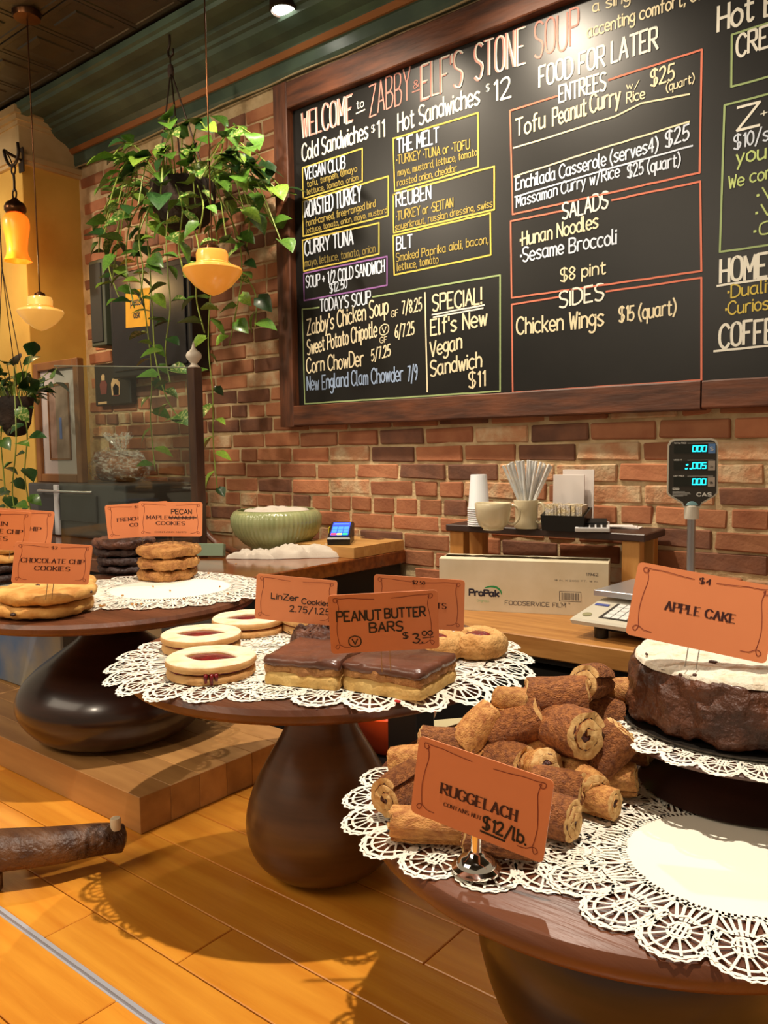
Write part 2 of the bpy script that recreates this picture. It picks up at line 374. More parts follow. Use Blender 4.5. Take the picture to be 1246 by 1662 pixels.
T('WELCOME', 490, 224.7, 571, 196, 40, 'white', .0075, 'pink'); T('to', 579, 177, 590, 173, 13, 'white', .005); BX([[(578, 184), (592, 178)]], 'white', .005, 'chalk_line')
T('ZABBY', 600, 189.5, 666, 161, 50, 'pink', .0055); T('&', 671, 144, 680, 140, 12, 'pink', .004); BX([[(669, 150), (682, 145)]], 'pink', .004, 'chalk_line')
T('ELF\'S', 683, 162, 749, 140, 55, 'pink', .0065, 'white'); T('STONE', 770, 130, 850, 104, 56, 'pink', .006, 'white'); T('SOUP', 868, 94, 938, 70, 56, 'pink', .006)
T('a sing', 962, 20, 1022, 2, 19, 'cream', .005); T('accenting comfort, co', 953, 61.5, 1140, -2, 20, 'cream', .005)
T('Cold Sandwiches', 491, 261, 597, 225, 26, 'white', .0075); T('$', 603, 215, 608, 213.5, 11, 'white', .005); T('11', 611, 225, 624, 221.5, 27, 'white', .007)
T('Hot Sandwiches', 646, 213.5, 778, 168.5, 29, 'white', .0075); T('$', 789, 149, 794, 147, 11, 'white', .005); T('12', 800, 165, 829, 157, 32, 'white', .007)
T('FOOD FOR LATER', 875, 141, 1067, 78, 32, 'white', .0072); T('Hot B', 1165, 51, 1262, 19, 40, 'white', .008); T('CREA', 1196, 92.5, 1264, 71, 34, 'white', .0078)
for nm, p0, l1, l2, box in (
    (('VEGAN CLUB', 495, 292, 560, 273, 19), None, ('tofu, tempeh, @mayo', 498.5, 304.3, 579, 278, 10), ('lettuce, tomato, onion', 498.5, 316.2, 581, 292, 9), [(491, 273), (588, 241), (588, 294), (492, 322.6), (491, 273)]),
    (('ROASTED TURKEY', 495, 353, 586, 326, 25), None, ('hand-carved, free-ranged bird', 497, 367.6, 609, 335.5, 11), ('lettuce, tomato, onion, mayo, mustard', 497, 379, 628, 345, 9), [(491, 327.5), (630, 286), (630, 350), (492, 383.6), (491, 327.5)]),
    (('CURRY TUNA', 495, 414, 573, 396, 22), None, None, ('mayo, lettuce, tomato, onion', 495, 433, 609, 409, 12), [(491, 390), (615, 362), (615, 412), (493, 440), (491, 390)]),
    (('THE MELT', 644.6, 248.8, 712, 231, 23), ('*TURKEY *TUNA or *TOFU', 643.6, 266.5, 762, 241, 14), ('mayo, mustard, lettuce, tomato', 645.5, 285.7, 774, 252, 11), ('roasted onion, cheddar', 644.6, 302.4, 741, 278, 11), [(638, 225), (775.6, 183), (776, 271), (640.4, 310), (638, 225)]),
    (('REUBEN', 643, 335.5, 699, 322.6, 22), ('*TURKEY or *SEITAN', 643, 358, 735, 335.5, 14), None, ('sauerkraut, russian dressing, swiss', 641.4, 374, 799, 335.5, 11), [(638, 316), (802, 270), (802, 340), (639, 378), (638, 316)]),
    (('BLT', 643.6, 405.7, 669, 401, 20), None, ('Smoked Paprika aioli, bacon,', 643, 425, 792, 394.4, 13), ('lettuce, tomato', 644.6, 439.4, 711, 426.5, 12), [(638, 383), (795.5, 346), (796.4, 414), (639.8, 446.5), (638, 383)])):
    T(*nm, 'bluewhite', .0075)
    dim = 'dimyellow' if nm[0] == 'CURRY TUNA' else 'ochre'
    if p0: T(*p0, 'ochre', .004)
    if l1: T(*l1, dim, .0034)
    T(*l2, dim, .0034); BX([box], 'yellow', .0058)
T('SOUP + 1/2 COLD SANDWICH', 497, 467, 624, 441, 18, 'bluewhite', .0062); T('$12.50', 535.4, 475.5, 563, 467, 14, 'bluewhite', .0055)
BX([[(493, 444), (628, 416), (628, 463), (493.7, 488), (493, 444)]], 'purple', .0058)
T('TODAY\'S SOUP', 519.4, 506, 601, 492.4, 19, 'bluewhite', .0055)
BX([[(518, 499), (490.5, 502), (494.7, 655.4), (811.5, 635), (811.5, 446.5), (604.5, 482)]], 'green', .0058)
T('Zabby\'s Chicken Soup', 498.5, 544.4, 629.5, 508.4, 25, 'cream', .0062); T('GF', 635, 515, 646, 512, 10, 'cream', .004); T('7/8.25', 652.6, 510, 684, 503.6, 20, 'cream', .0052)
T('Sweet Potato Chipotle', 499, 576, 611.5, 545.3, 23, 'cream', .0062); T('@', 617, 544, 630, 540.5, 15, 'cream', .004); T('GF', 616.7, 557, 628, 555, 9, 'cream', .004); T('6/7.25', 641.4, 548.5, 672, 542, 20, 'cream', .0052)
T('Corn ChowDer', 498, 605, 590, 593.5, 23, 'cream', .0062); T('5/7.25', 603, 585.5, 633.4, 577.4, 18, 'cream', .0052)
T('New England Clam Chowder', 498.5, 633.6, 654, 617.6, 22, 'blue', .0058); T('7/9', 662, 619, 677, 616, 24, 'blue', .0055)
BX([[(689.5, 474.7), (693.4, 636)]], 'cream', .006, 'chalk_line'); BX([[(701, 511), (786, 495)], [(703, 515), (784, 500)]], 'white', .0055, 'chalk_line')
T('SPECIAL!', 702.4, 504.6, 781, 492.4, 25, 'cream', .0068); T('Elf\'s New', 699, 544.4, 790, 527.7, 25, 'cream', .0068); T('Vegan', 698, 579, 749, 565, 24, 'cream', .0068)
T('Sandwich', 699, 610.5, 781, 595, 24, 'cream', .0068); T('$11', 761, 629, 787, 625.6, 24, 'cream', .0068)
BX([[(905.5, 155.5), (827.5, 180), (832, 348), (1135.2, 280.3), (1138.6, 80.3), (987.5, 130)]], 'coral', .0055)
T('ENTREES', 907.2, 165.8, 982.4, 145.3, 27, 'white', .007); T('Tofu', 837, 222, 884, 207, 27, 'cream', .0062); T('Peanut', 897, 204, 951, 187, 28, 'cream', .0062); T('Curry', 958, 182, 1006, 169, 28, 'cream', .0062)
T('w/', 1016.6, 145.3, 1037, 142, 11, 'cream', .005); T('Rice', 1016.6, 167.5, 1045.6, 160, 17, 'cream', .0055); T('$25', 1056, 140, 1093.5, 128.2, 25, 'cream', .0062); T('(quart)', 1081.5, 149, 1126, 133.3, 14, 'cream', .005)
BX([[(833, 240.3), (900, 220), (1000, 188), (1040, 168), (1119, 152.8)], [(834.4, 286.5), (960, 246), (1118.5, 197.6)]], 'cream', .005, 'chalk_line'); BX([[(835.4, 319.7), (980, 276), (1123.6, 236.6)]], 'bluewhite', .005, 'chalk_line')
T('Enchilada Casserole (serves4)', 837, 309, 1067, 244.4, 20, 'bluewhite', .006); T('$25', 1080, 239.3, 1117.4, 225.6, 24, 'bluewhite', .006)
T('Massaman Curry w/Rice', 838, 336.8, 1004.6, 286.5, 18, 'bluewhite', .0058); T('$25 (quart)', 1018.3, 288, 1103, 268.4, 20, 'bluewhite', .0058)
BX([[(914, 342), (828.5, 359), (830.3, 483.6), (1138, 440), (1136.2, 294.7), (992.6, 325)]], 'coral', .0055)
T('SALADS', 913, 355.6, 985.8, 337, 25, 'white', .007); T('*Hunan Noodles', 844, 400, 970, 369.2, 22, 'cream', .0062); T('*Sesame Broccoli', 844.6, 425.6, 999.5, 395, 22, 'bluewhite', .0062); T('$8 pint', 909.6, 457, 982.4, 443.2, 20, 'cream', .006)
BX([[(908, 482), (830.3, 494.5), (832, 637), (1138, 617), (1138, 451), (983.4, 473.3)]], 'coral', .0055)
T('SIDES', 908.2, 499, 979, 485.3, 25, 'white', .0075); T('Chicken Wings', 839, 542.4, 979, 528.7, 26, 'cream', .0062); T('$15 (quart)', 1004.6, 522, 1096, 510, 23, 'cream', .006)
BX([[(1264, 32), (1187.5, 56.4), (1186.5, 141), (1264, 120)]], 'green', .0055); BX([[(1264, 148), (1175.6, 171), (1168, 409.2), (1264, 395)]], 'green', .0055)
T('Z', 1196, 212, 1232, 203, 37, 'white', .007); T('+E', 1234, 192, 1262, 184, 14, 'white', .005); T('$10/sm', 1191, 242.7, 1264, 222, 22, 'bluewhite', .0062)
T('you', 1195, 267, 1242, 257, 24, 'lime', .006); T('We come', 1182.4, 306, 1268, 284, 20, 'lime', .006); T('*V', 1228, 327, 1258, 319, 20, 'lime', .006); T('*V', 1226, 355, 1256, 347, 20, 'lime', .006); T('*O', 1223, 385, 1255, 377, 20, 'lime', .006)
T('HOMEM', 1168.7, 459, 1266, 445, 37, 'white', .0085); BX([[(1163.6, 464), (1266, 449)]], 'white', .006, 'chalk_line')
T('*Duality', 1180.7, 484, 1270, 470, 20, 'yellow', .006); T('*Curiosity', 1177, 511.6, 1276, 497, 20, 'yellow', .006)
T('COFFEE', 1168, 564, 1274, 551, 36, 'white', .0085); BX([[(1158.5, 570), (1266, 559)]], 'white', .006, 'chalk_line')

# ================================================================== COUNTERS
M_oak = mat('golden_oak', (196, 140, 76), .35, c2=(166, 112, 56), scale=5, bump=.15, bscale=20, stretch=(1, 9, 9), detail=7, rand=.08)
M_darkoak = mat('varnished_oak', (140, 76, 30), .16, c2=(100, 50, 18), scale=5, stretch=(1, 8, 8), detail=7, coat=.3)
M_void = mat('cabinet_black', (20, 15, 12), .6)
M_maple = mat('maple_block', (212, 164, 98), .4, c2=(190, 140, 78), scale=4, stretch=(1, 8, 8), detail=6, rand=.12)
# left counter (card terminal, bowl)
t = thing('back_counter', 'dark varnished wood counter under the green bowl', 'counter', (-1.81, 1.58, 0))
MB().box((-1.08, .41, .895), (2.15, .82, .05), bev=.004).build('countertop', M_darkoak, t)
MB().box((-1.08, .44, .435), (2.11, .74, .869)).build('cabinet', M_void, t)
# right counter with the scale
t = thing('scale_counter', 'light oak counter against the brick wall under the scale', 'counter', (-1.62, 1.80, 0))
MB().box((1.3, .30, .793), (2.6, .60, .054), bev=.003).build('countertop', M_oak, t)
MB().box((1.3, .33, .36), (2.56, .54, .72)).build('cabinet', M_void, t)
MB().box((1.3, .045, .755), (2.56, .02, .022)).build('rail', M_void, t)

# display ledge of planks
ZL = .83; KL = 1.175
M_plank = mat('amber_plank', (238, 164, 58), .28, c2=(212, 130, 38), scale=5, bump=.12, bscale=26, stretch=(1, 12, 12), detail=8, rand=.10, lo=.3, hi=.75)
M_edge = mat('ledge_body', (40, 22, 12), .6)
t = thing('display_ledge', 'amber wood plank ledge on which the three cake stands are set out', 'ledge', (0, 0, 0))
MB().box((-.5, .37, .405), (2.9, 1.02, .79)).build('base', M_edge, t)
ys = [v*KL for v in (-.10, -.04, .018, .075, .133, .190, .248, .3086)]; ys2 = [v*KL for v in (.3150, .3615, .419, .479, .537, .596, .655, .714, .750)]
joints = {0: (-1.2, -.62, .1), 1: (-.504, .3), 2: (-1.0, -.16), 3: (-1.2, -.35), 4: (-.71, -.12), 5: (-1.1, .2), 6: (-.62, .25), 7: (-.9, -.1)}
def planks(Y, off):
    for k in range(len(Y)-1):
        js = [-1.95]+sorted(v*KL for v in joints[(k+off) % 8])+[.95]
        for a, b in zip(js, js[1:]):
            m = MB().box(((a+b)/2, (Y[k]+Y[k+1])/2, ZL-.015), (b-a-.0012, Y[k+1]-Y[k]-.0013, .029), bev=.0008); m.build('plank', M_plank, t)
planks(ys, 3); planks(ys2, 0)
g = MB().box((-.5, .3664, ZL-.010), (2.9, .0074, .012)); g.box((-.5, .3680, ZL-.0038), (2.9, .0040, .007)); g.build('glass_channel', mat('channel_metal', (196, 198, 206), .45, .3), t)

# ================================================================== CAKE STANDS
M_walnut = mat('walnut_top', (112, 66, 42), .36, c2=(72, 40, 25), scale=4, bump=.35, bscale=22, stretch=(1, 9, 3), detail=8, lo=.3, hi=.7)
M_ped = mat('walnut_pedestal', (58, 34, 26), .28, c2=(32, 17, 13), scale=6, stretch=(1, 1, 9), detail=6, coat=.25)
M_ped2 = mat('walnut_pedestal_haze', (112, 76, 42), .32, c2=(86, 56, 30), scale=6, stretch=(1, 1, 9), detail=6, coat=.2)  # lighter walnut: reflection haze of the window put into the colour
def stand(label, cx, cy, zt, r, prof, pm, th=.018, zb=ZL):
    t = thing('cake_stand', label, 'cake stand', (cx, cy, zb))
    h = zt-zb
    g = MB().lathe([(0, h-th), (r*.9, h-th), (r-.006, h-th+.002), (r-.001, h-th+.007), (r, h-.006), (r-.003, h-.001), (r-.007, h), (0, h)], 96, wob=.004, seed=cx*9)
    g.build('top_board', M_walnut, t, smooth=40)
    pts = catmull([(a, z*(h-th), 0) for a, z in prof], 4)
    MB().lathe([(p.x, p.y) for p in pts], 64).build('pedestal', pm, t, smooth=50)
    return t
T1 = (-1.062, .669, 1.09, .217); T2 = (-.604, .637, 1.08, .211); T3 = (-.221, .58, 1.035, .207)
ZB1 = ZL+.0475
stand('round walnut cake stand on the wooden block, holding the tall drop cookies', *T1,
      [(.05, 0), (.085, .0), (.112, .06), (.131, .16), (.141, .28), (.135, .40), (.115, .52), (.084, .64), (.052, .76), (.037, .88), (.036, 1.0)], M_ped, zb=ZB1)
stand('round walnut cake stand with the jam sandwich cookies and chocolate topped bars', *T2,
      [(.02, 0), (.045, 0), (.064, .03), (.079, .1), (.086, .2), (.085, .3), (.076, .42), (.060, .55), (.043, .68), (.034, .8), (.031, .92), (.034, 1)], M_ped2)
stand('large round walnut cake stand in front, piled with rolled pastries', *T3,
      [(.03, 0), (.07, 0), (.092, .1), (.108, .25), (.119, .45), (.121, .6), (.115, .75), (.10, .9), (.085, 1.0)], M_ped, th=.020)

M_blockw = mat('shaded_maple', (184, 136, 80), .42, c2=(156, 110, 62), scale=4, stretch=(1, 8, 8), detail=6, rand=.1)  # maple darkened to stand in for the shade under the left stand
# butcher block under the left stand: glued staves
t = thing('butcher_block', 'thick end of a laminated wooden block lifting the left cake stand', 'wooden block', (-.832, .551, ZL+.0002))
n = 6
for k in range(n):
    y0 = .276*k/n; m = MB().box((-.42, y0+.276/n/2, .0235), (.84, .276/n-.0003, .047), bev=.0007); m.build('stave', M_blockw, t)

# ================================================================== DOILIES
M_doily = mat('paper_lace', (240, 234, 218), .8, sss=0.)
def doily(label, cx, cy, z, r, n, rot, droop=None, rin=.55, name='paper_doily'):
    """lace cut out for real: every sector has a scallop, a fan of rays, a net of dots and a web towards the plain disc"""
    g = MB(); A = 2*PI/n; W = r*.0155
    cnt = [0]
    def P(rad, ang):
        x, y = rad*r*math.cos(ang+rot), rad*r*math.sin(ang+rot); return (x, y)
    def to3(x, y, k=0):
        zz = .0003+k*2
        if droop: zz += droop(cx+x, cy+y)
        return (x, y, zz)
    def strip(pa, w=W):
        pts = [P(*q) for q in pa]; ribbon(g, pts, w, to3)
    # plain disc
    m = 96; vs = [to3(0, 0)]+[to3(*P(rin*f, 2*PI*i/m)) for f in (.5, 1.) for i in range(m)]
    fs = [(0, 1+i, 1+(i+1) % m) for i in range(m)]+[(1+i, 1+m+i, 1+m+(i+1) % m, 1+(i+1) % m) for i in range(m)]
    g.add(vs, fs)
    R1 = rin+.028
    for i in range(n):
        a0 = A*i
        for k in range(7): strip([(rin-.004, a0+A*(k+.5)/7), (R1+.006, a0+A*(k+.5)/7)], W*.9)      # pin holes
        strip([(R1+.006, a0+A*k/6) for k in range(7)], W*1.3)
        c = a0+A/2; fr = rin+(1-rin)*.50; hw = A*.52
        # outer scallop arcs
        def arc(s, a1=-125, a2=125, q=16, wig=0.):
            o = []
            for k in range(q+1):
                th = R(a1+(a2-a1)*k/q); e = s*(1+wig*(k % 2))
                o.append((fr+.02+(1-fr-.03)*math.cos(th)*e, c+hw*math.sin(th)*e))
            return o
        strip(arc(1., wig=.035, q=22), W*1.25); strip(arc(.80, q=16), W*1.0); strip(arc(.34, -180, 180, 10), W*.9); strip(arc(1.09, -112, 112, 30, wig=.05), W*.9)
        for k in range(11):
            th = R(-125+250*k/10)
            strip([(fr+.02+(1-fr-.03)*math.cos(th)*.80, c+hw*math.sin(th)*.80), (fr+.02+(1-fr-.03)*math.cos(th)*1.0, c+hw*math.sin(th)*1.0)], W*.85)
            if k % 1 == 0: strip([(fr+.02+(1-fr-.03)*math.cos(th)*.30, c+hw*math.sin(th)*.30), (fr+.02+(1-fr-.03)*math.cos(th)*.80, c+hw*math.sin(th)*.80)], W*.8)
        for q in (-.24, 0, .24):                                                            # dotted net in the fan's eye
            strip([(fr+.02-(1-fr)*.28, c+hw*q*.7), (fr+.02+(1-fr)*.28, c+hw*q*.7)], W*.9)
            strip([(fr+.02+(1-fr)*q*.8, c-hw*.28), (fr+.02+(1-fr)*q*.8, c+hw*.28)], W*.9)
        # web between the fan and the disc
        for k in (-2, -1, 0, 1, 2): strip([(fr-(1-fr)*.28, c+hw*k*.16), (R1, c+A*.5*k/2.2)], W*1.05)
        strip([(fr-(1-fr)*.42, c-A*.5), (fr-(1-fr)*.30, c-hw*.5), (fr-(1-fr)*.46, c), (fr-(1-fr)*.30, c+hw*.5), (fr-(1-fr)*.42, c+A*.5)], W*1.05)
        strip([(R1, a0), (fr-(1-fr)*.42, a0), (fr+.02, a0), (fr+(1-fr)*.30, a0)], W*1.3)
        strip([(fr+(1-fr)*.12, c-hw*.92), (fr-.02, a0), (fr-(1-fr)*.2, c-hw*.7)], W)
        strip([(fr+(1-fr)*.12, c+hw*.92), (fr-.02, a0+A), (fr-(1-fr)*.2, c+hw*.7)], W)
    o = g.build(name, M_doily, loc=(cx, cy, z)); tag(o, label, 'doily'); return o
def edge_droop(tx, ty, tr, k):
    def f(x, y):
        d = math.hypot(x-tx, y-ty)-tr+.004; return -k*max(0, d)**1.4
    return f
doily('white paper doily under the chocolate chip cookies, left on the left stand', -1.10, .62, 1.0903, .140, 22, .1)
doily('white paper doily under the oat cookies, right on the left stand', -1.02, .745, 1.0913, .165, 24, .3, edge_droop(*T1[:2], T1[3], .8))
doily('white paper doily under the jam sandwich cookies, hanging over the middle stand\'s left edge', -.634, .562, 1.0803, .148, 20, .05, edge_droop(*T2[:2], T2[3], 1.2))
doily('white paper doily under the chocolate topped bars on the middle stand', -.530, .640, 1.0814, .168, 20, .2, edge_droop(*T2[:2], T2[3], 1.0))
doily('white paper doily under the heap of rolled pastries on the front stand', -.292, .503, 1.0354, .120, 17, .15, edge_droop(*T3[:2], T3[3], .8))
doily('white paper doily in front of the small cake pedestal on the front stand', -.136, .516, 1.0364, .120, 18, .0, rin=.52)

# ================================================================== FOOD
def A3(px, py, z): return at(px, py, 'z', z)
M_sugar = mat('powdered_biscuit', (238, 222, 190), .9, c2=(226, 196, 150), scale=60, bump=.5, bscale=300, lo=.45, hi=.75)
M_bisc = mat('baked_biscuit', (212, 168, 108), .8, c2=(190, 140, 82), scale=40, bump=.5, bscale=220)
M_jam = mat('raspberry_jam', (128, 20, 26), .28, c2=(84, 8, 14), scale=160, bump=.5, bscale=260)
def slab_disc(r, z0, z1, n=48, seed=0., b=.0018, wob=.02, amp=.0007):
    g = MB().lathe([(r*.5, z0), (r-b, z0), (r-b*.2, z0+b*.7), (r, (z0+z1)/2), (r-b*.3, z1-b*.7), (r-b*1.3, z1), (r*.7, z1+.0002), (r*.3, z1+.0003), (.001, z1+.0003)], n, wob=wob, seed=seed)
    g.rough(amp, 70, seed); return g
def linzer():
    t = thing('jam_sandwich_cookie', 'x', 'cookie', group='jam sandwich cookies')
    slab_disc(.0435, 0, .0082, seed=1).build('lower_biscuit', M_bisc, t, smooth=60)
    g = MB().lathe([(.02, .0082), (.0395, .0082), (.041, .0092), (.0395, .0102), (.025, .0108), (.001, .0112)], 40, wob=.05, seed=2); g.rough(.0006, 120)
    g.lathe([(.031, .0100), (.0285, .0140), (.022, .0162), (.012, .0172), (.001, .0176)], 36, M=Matrix.Diagonal((1, .72, 1, 1)), wob=.05, seed=5)
    g.build('jam', M_jam, t, smooth=180)
    n = 56; rings = []
    def outer(s, z): return [(s*.0445*math.cos(2*PI*i/n)*(1+.015*noise.noise(Vector((math.cos(2*PI*i/n)*2, math.sin(2*PI*i/n)*2, 3)))), s*.0445*math.sin(2*PI*i/n), z) for i in range(n)]
    def eye(s, z):
        o = []
        for i in range(n):
            a = 2*PI*i/n; rr = 1/(abs(math.cos(a))**1.4/.0280**1.4+abs(math.sin(a))**1.4/.0185**1.4)**(1/1.4); o.append((rr*math.cos(a)*s, rr*math.sin(a)*s, z))
        return o
    rings = [eye(1, .0104), outer(.96, .0104), outer(.995, .0122), outer(1, .0145), outer(.985, .0172), outer(.95, .0184), outer(.80, .0188), eye(1.16, .0188), eye(1.04, .0180), eye(1, .0165), eye(1, .0104)]
    g = MB().loft(rings, cap0=False, cap1=False); g.rough(.0005, 80, 4)
    o = g.build('upper_biscuit', [M_bisc, M_sugar], t, smooth=50)
    for p in o.data.polygons:
        if p.normal.z > .35: p.material_index = 1
    return t
lz = linzer()
spots = [(343, 1093, 1.0815, -.25, 'front jam sandwich cookie with jam dripping down its lower biscuit'),
         (327, 1052, 1.0815, .0, 'jam sandwich cookie directly behind the front one, touching it'),
         (404, 1024, 1.0815, .25, 'jam sandwich cookie at the rear left of the middle stand, below the handwritten cookie card'),
         (516, 1020, 1.0835, .4, 'jam sandwich cookie mostly hidden behind the handwritten cookie card')]
for k, (px, py, z, rz, lb) in enumerate(spots):
    o = lz if k == 0 else copy_tree(lz); o.location = A3(px, py, z); o.rotation_euler = (0, 0, YAW+rz); o['label'] = lb
lf = Vector(spots and A3(343, 1093, 1.0815)); o2 = A3(327, 1052, 1.0815)
g = MB()                                                     # the drip of the front cookie
dirv = (Vector((CAM.x, CAM.y, 0))-Vector((lf.x, lf.y, 0))).normalized(); rot = math.atan2(dirv.y, dirv.x)-(YAW-.25)
for k, (da, l) in enumerate(((-.12, .0075), (.0, .0095), (.1, .006))):
    g.tube([(math.cos(rot+da)*.0425, math.sin(rot+da)*.0425, .0108), (math.cos(rot+da)*.0445, math.sin(rot+da)*.0445, .009), (math.cos(rot+da)*.0447, math.sin(rot+da)*.0447, .0105-l)], [.0022, .002, .0013], 7)
dp = g.build('jam_drip', M_jam, lz, smooth=180); dp['kind'] = 'stuff'

# drop cookies
M_choc = mat('dark_chocolate', (58, 32, 24), .4, c2=(40, 22, 18), scale=40)
def drop_cookie(name, mm, r, th, seed, label, loc, group, chips=0, amp=.0022, sc=60, rz=0., crack=0.):
    g = MB(); prof = []
    for k in range(7): prof.append((r*(.35+.6*k/6), 0 if k < 6 else th*.12))
    prof += [(r*.985, th*.3), (r, th*.5), (r*.985, th*.68), (r*.93, th*.84)]+[(r*s, th*(.84+.16*(1-(s/.93)**2))) for s in (.84, .72, .6, .48, .36, .24, .12, .01)]
    g.lathe(prof, 64, wob=.06, seed=seed); g.rough(amp*1.25, sc, seed); g.rough(amp*.6, sc*3.0, seed)
    o = g.build(name, mm, None, smooth=180, loc=loc); o.rotation_euler = (0, 0, rz); tag(o, label, 'cookie', group)
    if chips:
        c = MB(); rr = random.Random(seed)
        for k in range(chips):
            a = rr.uniform(0, 2*PI); d = r*(rr.uniform(.1, .8) if k % 2 else rr.uniform(.94, 1.0)); z = th*(.97-.1*(d/r)**2) if d < r*.9 else th*rr.uniform(.3, .7)
            b = bmesh.new(); bmesh.ops.create_icosphere(b, subdivisions=1, radius=rr.uniform(.0022, .0045)); s_ = Matrix.Translation((d*math.cos(a), d*math.sin(a), z-.0008)) @ Matrix.Diagonal((1.3, 1, .7, 1))
            b.verts.index_update(); c.add([v.co[:] for v in b.verts], [tuple(v.index for v in f.verts) for f in b.faces], s_); b.free()
        co = c.build('chocolate_chips', M_choc, o, smooth=180); co['kind'] = 'stuff'
    return o
M_cc = mat('golden_cookie', (226, 182, 104), .75, c2=(188, 130, 60), scale=34, bump=.9, bscale=120)
M_oat = mat('oat_cookie', (206, 150, 82), .8, c2=(152, 98, 48), scale=60, bump=1.6, bscale=150)
M_brownie = mat('chocolate_cookie', (112, 70, 50), .45, c2=(66, 38, 30), scale=45, bump=1.4, bscale=120)
M_darkck = mat('dark_chocolate_cookie', (66, 44, 38), .55, c2=(46, 30, 28), scale=45, bump=1.2, bscale=120)
ZT1 = 1.0925
p = A3(72, 992, ZT1); q = p+Vector((.004, .003, 0))
drop_cookie('drop_cookie', M_cc, .062, .018, 1.3, 'lower chocolate chip cookie of the front pair on the left stand', p, 'chocolate chip cookies', 10)
drop_cookie('drop_cookie', M_cc, .064, .019, 2.1, 'upper chocolate chip cookie of the front pair, pierced by the chocolate chip card\'s wires', q+Vector((.0, 0, .0178)), 'chocolate chip cookies', 5)
p = A3(92, 954, ZT1)
drop_cookie('drop_cookie', M_cc, .058, .017, 3.1, 'chocolate chip cookie lying just behind the front pair', p, 'chocolate chip cookies', 14)
pl_ = A3(2, 940, ZT1)
for k in range(2): drop_cookie('drop_cookie', M_darkck, .060, .016, 5.1+k, ('bottom' if k == 0 else 'second')+' cookie of the far left stack, dark chocolate', pl_+Vector((0, 0, .0163*k)), 'far left stack of cookies')
for k in range(2, 5): drop_cookie('drop_cookie', M_cc, .058, .016, 5.1+k, ('', '', 'third', 'fourth', 'top')[k]+' cookie of the far left stack, pale with chips', pl_+Vector((.002*k, 0, .0163*k)), 'far left stack of cookies', 8)
p = A3(8, 985, ZT1)
drop_cookie('drop_cookie', M_darkck, .05, .014, 8.8, 'dark chocolate cookie at the photo\'s left edge beside the front pair', A3(-42, 978, ZT1), None)
p = A3(206, 926, ZT1); names = ('bottom', 'second', 'third', 'top')
for k in range(4): drop_cookie('drop_cookie', M_brownie if k == 3 else M_darkck, .050+(.004 if k == 3 else 0), .0148+(.002 if k == 3 else 0), 10.1+k, names[k]+' cookie of the dark chocolate stack on the left stand', p+Vector((.003*(k % 2), -.002*k, .0151*k)), 'dark chocolate cookie stack', amp=.003)
p = A3(273, 938, ZT1); names = ('bottom', 'middle', 'top')
for k in range(3): drop_cookie('drop_cookie', M_oat, (.047, .050, .051)[k], .0185, 20.1+k, names[k]+' cookie of the golden oat cookie stack on the left stand', p+Vector(((-.004, .003, .005)[k]*.7, 0, .0195*k)), 'oat cookie stack', amp=.003, sc=75)
# crumbs on the left stand
g = MB(); rr = random.Random(4)
for px, py in ((388, 915), (377, 963), (350, 952), (300, 972), (222, 980), (245, 952), (168, 982), (335, 930), (272, 958), (196, 966)):
    c = A3(px, py, ZT1+.0016)
    for k in range(3 if px in (222, 168) else 1): g.box((c.x+rr.uniform(-.006, .006), c.y+rr.uniform(-.006, .006), c.z), (.0035, .0025, .0025), rz=rr.uniform(0, 3), bev=.0006)
tag(g.build('crumbs', M_oat), 'golden cookie crumbs scattered on the left stand\'s doily', 'crumbs', kind='stuff')

# chocolate topped bars
M_short = mat('shortbread', (222, 188, 118), .85, c2=(206, 164, 92), scale=50, bump=.8, bscale=200)
M_pb = mat('peanut_filling', (196, 144, 84), .7, c2=(164, 110, 60), scale=60, bump=1.2, bscale=180)
M_top = mat('chocolate_top', (112, 70, 52), .32, c2=(88, 52, 38), scale=20, bump=.9, bscale=60, coat=.2)
def bar(label, loc, rz, w, d, seed):
    t = thing('chocolate_bar', label, 'dessert bar', loc, rz, 'chocolate topped bars')
    def layer(nm, z0, z1, k, mm, amp, drip=0.):
        n = 14; rings = []
        def ring(s, z): 
            o = []
            for e in range(4):
                for i in range(n):
                    u = -1+2*i/n; x, y = ((u, -1), (1, u), (-u, 1), (-1, -u))[e]
                    if abs(x) > .93 and abs(y) > .93: x *= .97; y *= .97
                    zz = z
                    if drip and s > .9 and z < z1-.001: zz = z-drip*(.5+noise.noise(Vector((x*4+seed, y*4, 1))))
                    o.append((x*w/2*s, y*d/2*s, zz))
            return o
        rings = [ring(k*.9, z0), ring(k*.98, z0), ring(k, z0+(z1-z0)*.35), ring(k, z0+(z1-z0)*.7), ring(k*.97, z1), ring(k*.8, z1+.0005), ring(k*.5, z1+.0008), ring(k*.2, z1+.0006)]
        g = MB().loft(rings); g.rough(amp, 90, seed+z0*100); g.rough(amp*.5, 240, seed); return g.build(nm, mm, t, smooth=70)
    layer('shortbread_base', 0, .0118, 1., M_short, .0011); layer('peanut_layer', .0112, .0206, .985, M_pb, .0026); layer('chocolate_layer', .0200, .0262, 1.02, M_top, .0013, .0022)
    return t
a = A3(427, 1110, 1.0825); b = A3(548, 1122, 1.0825); v = (b-a); rz = math.atan2(v.y, v.x); n_ = Vector((-v.y, v.x, 0)).normalized()
bar('left chocolate topped bar with smooth glossy chocolate', (a+b)/2+n_*.040, rz, v.length, .080, 3.)
a = A3(554, 1121, 1.0825); b = A3(688, 1140, 1.0825); v = (b-a); rz = math.atan2(v.y, v.x); n_ = Vector((-v.y, v.x, 0)).normalized()
bar('right chocolate topped bar with rippled cut edge, pierced by the peanut butter card\'s wires', (a+b)/2+n_*.038, rz-.06, v.length, .074, 7.)
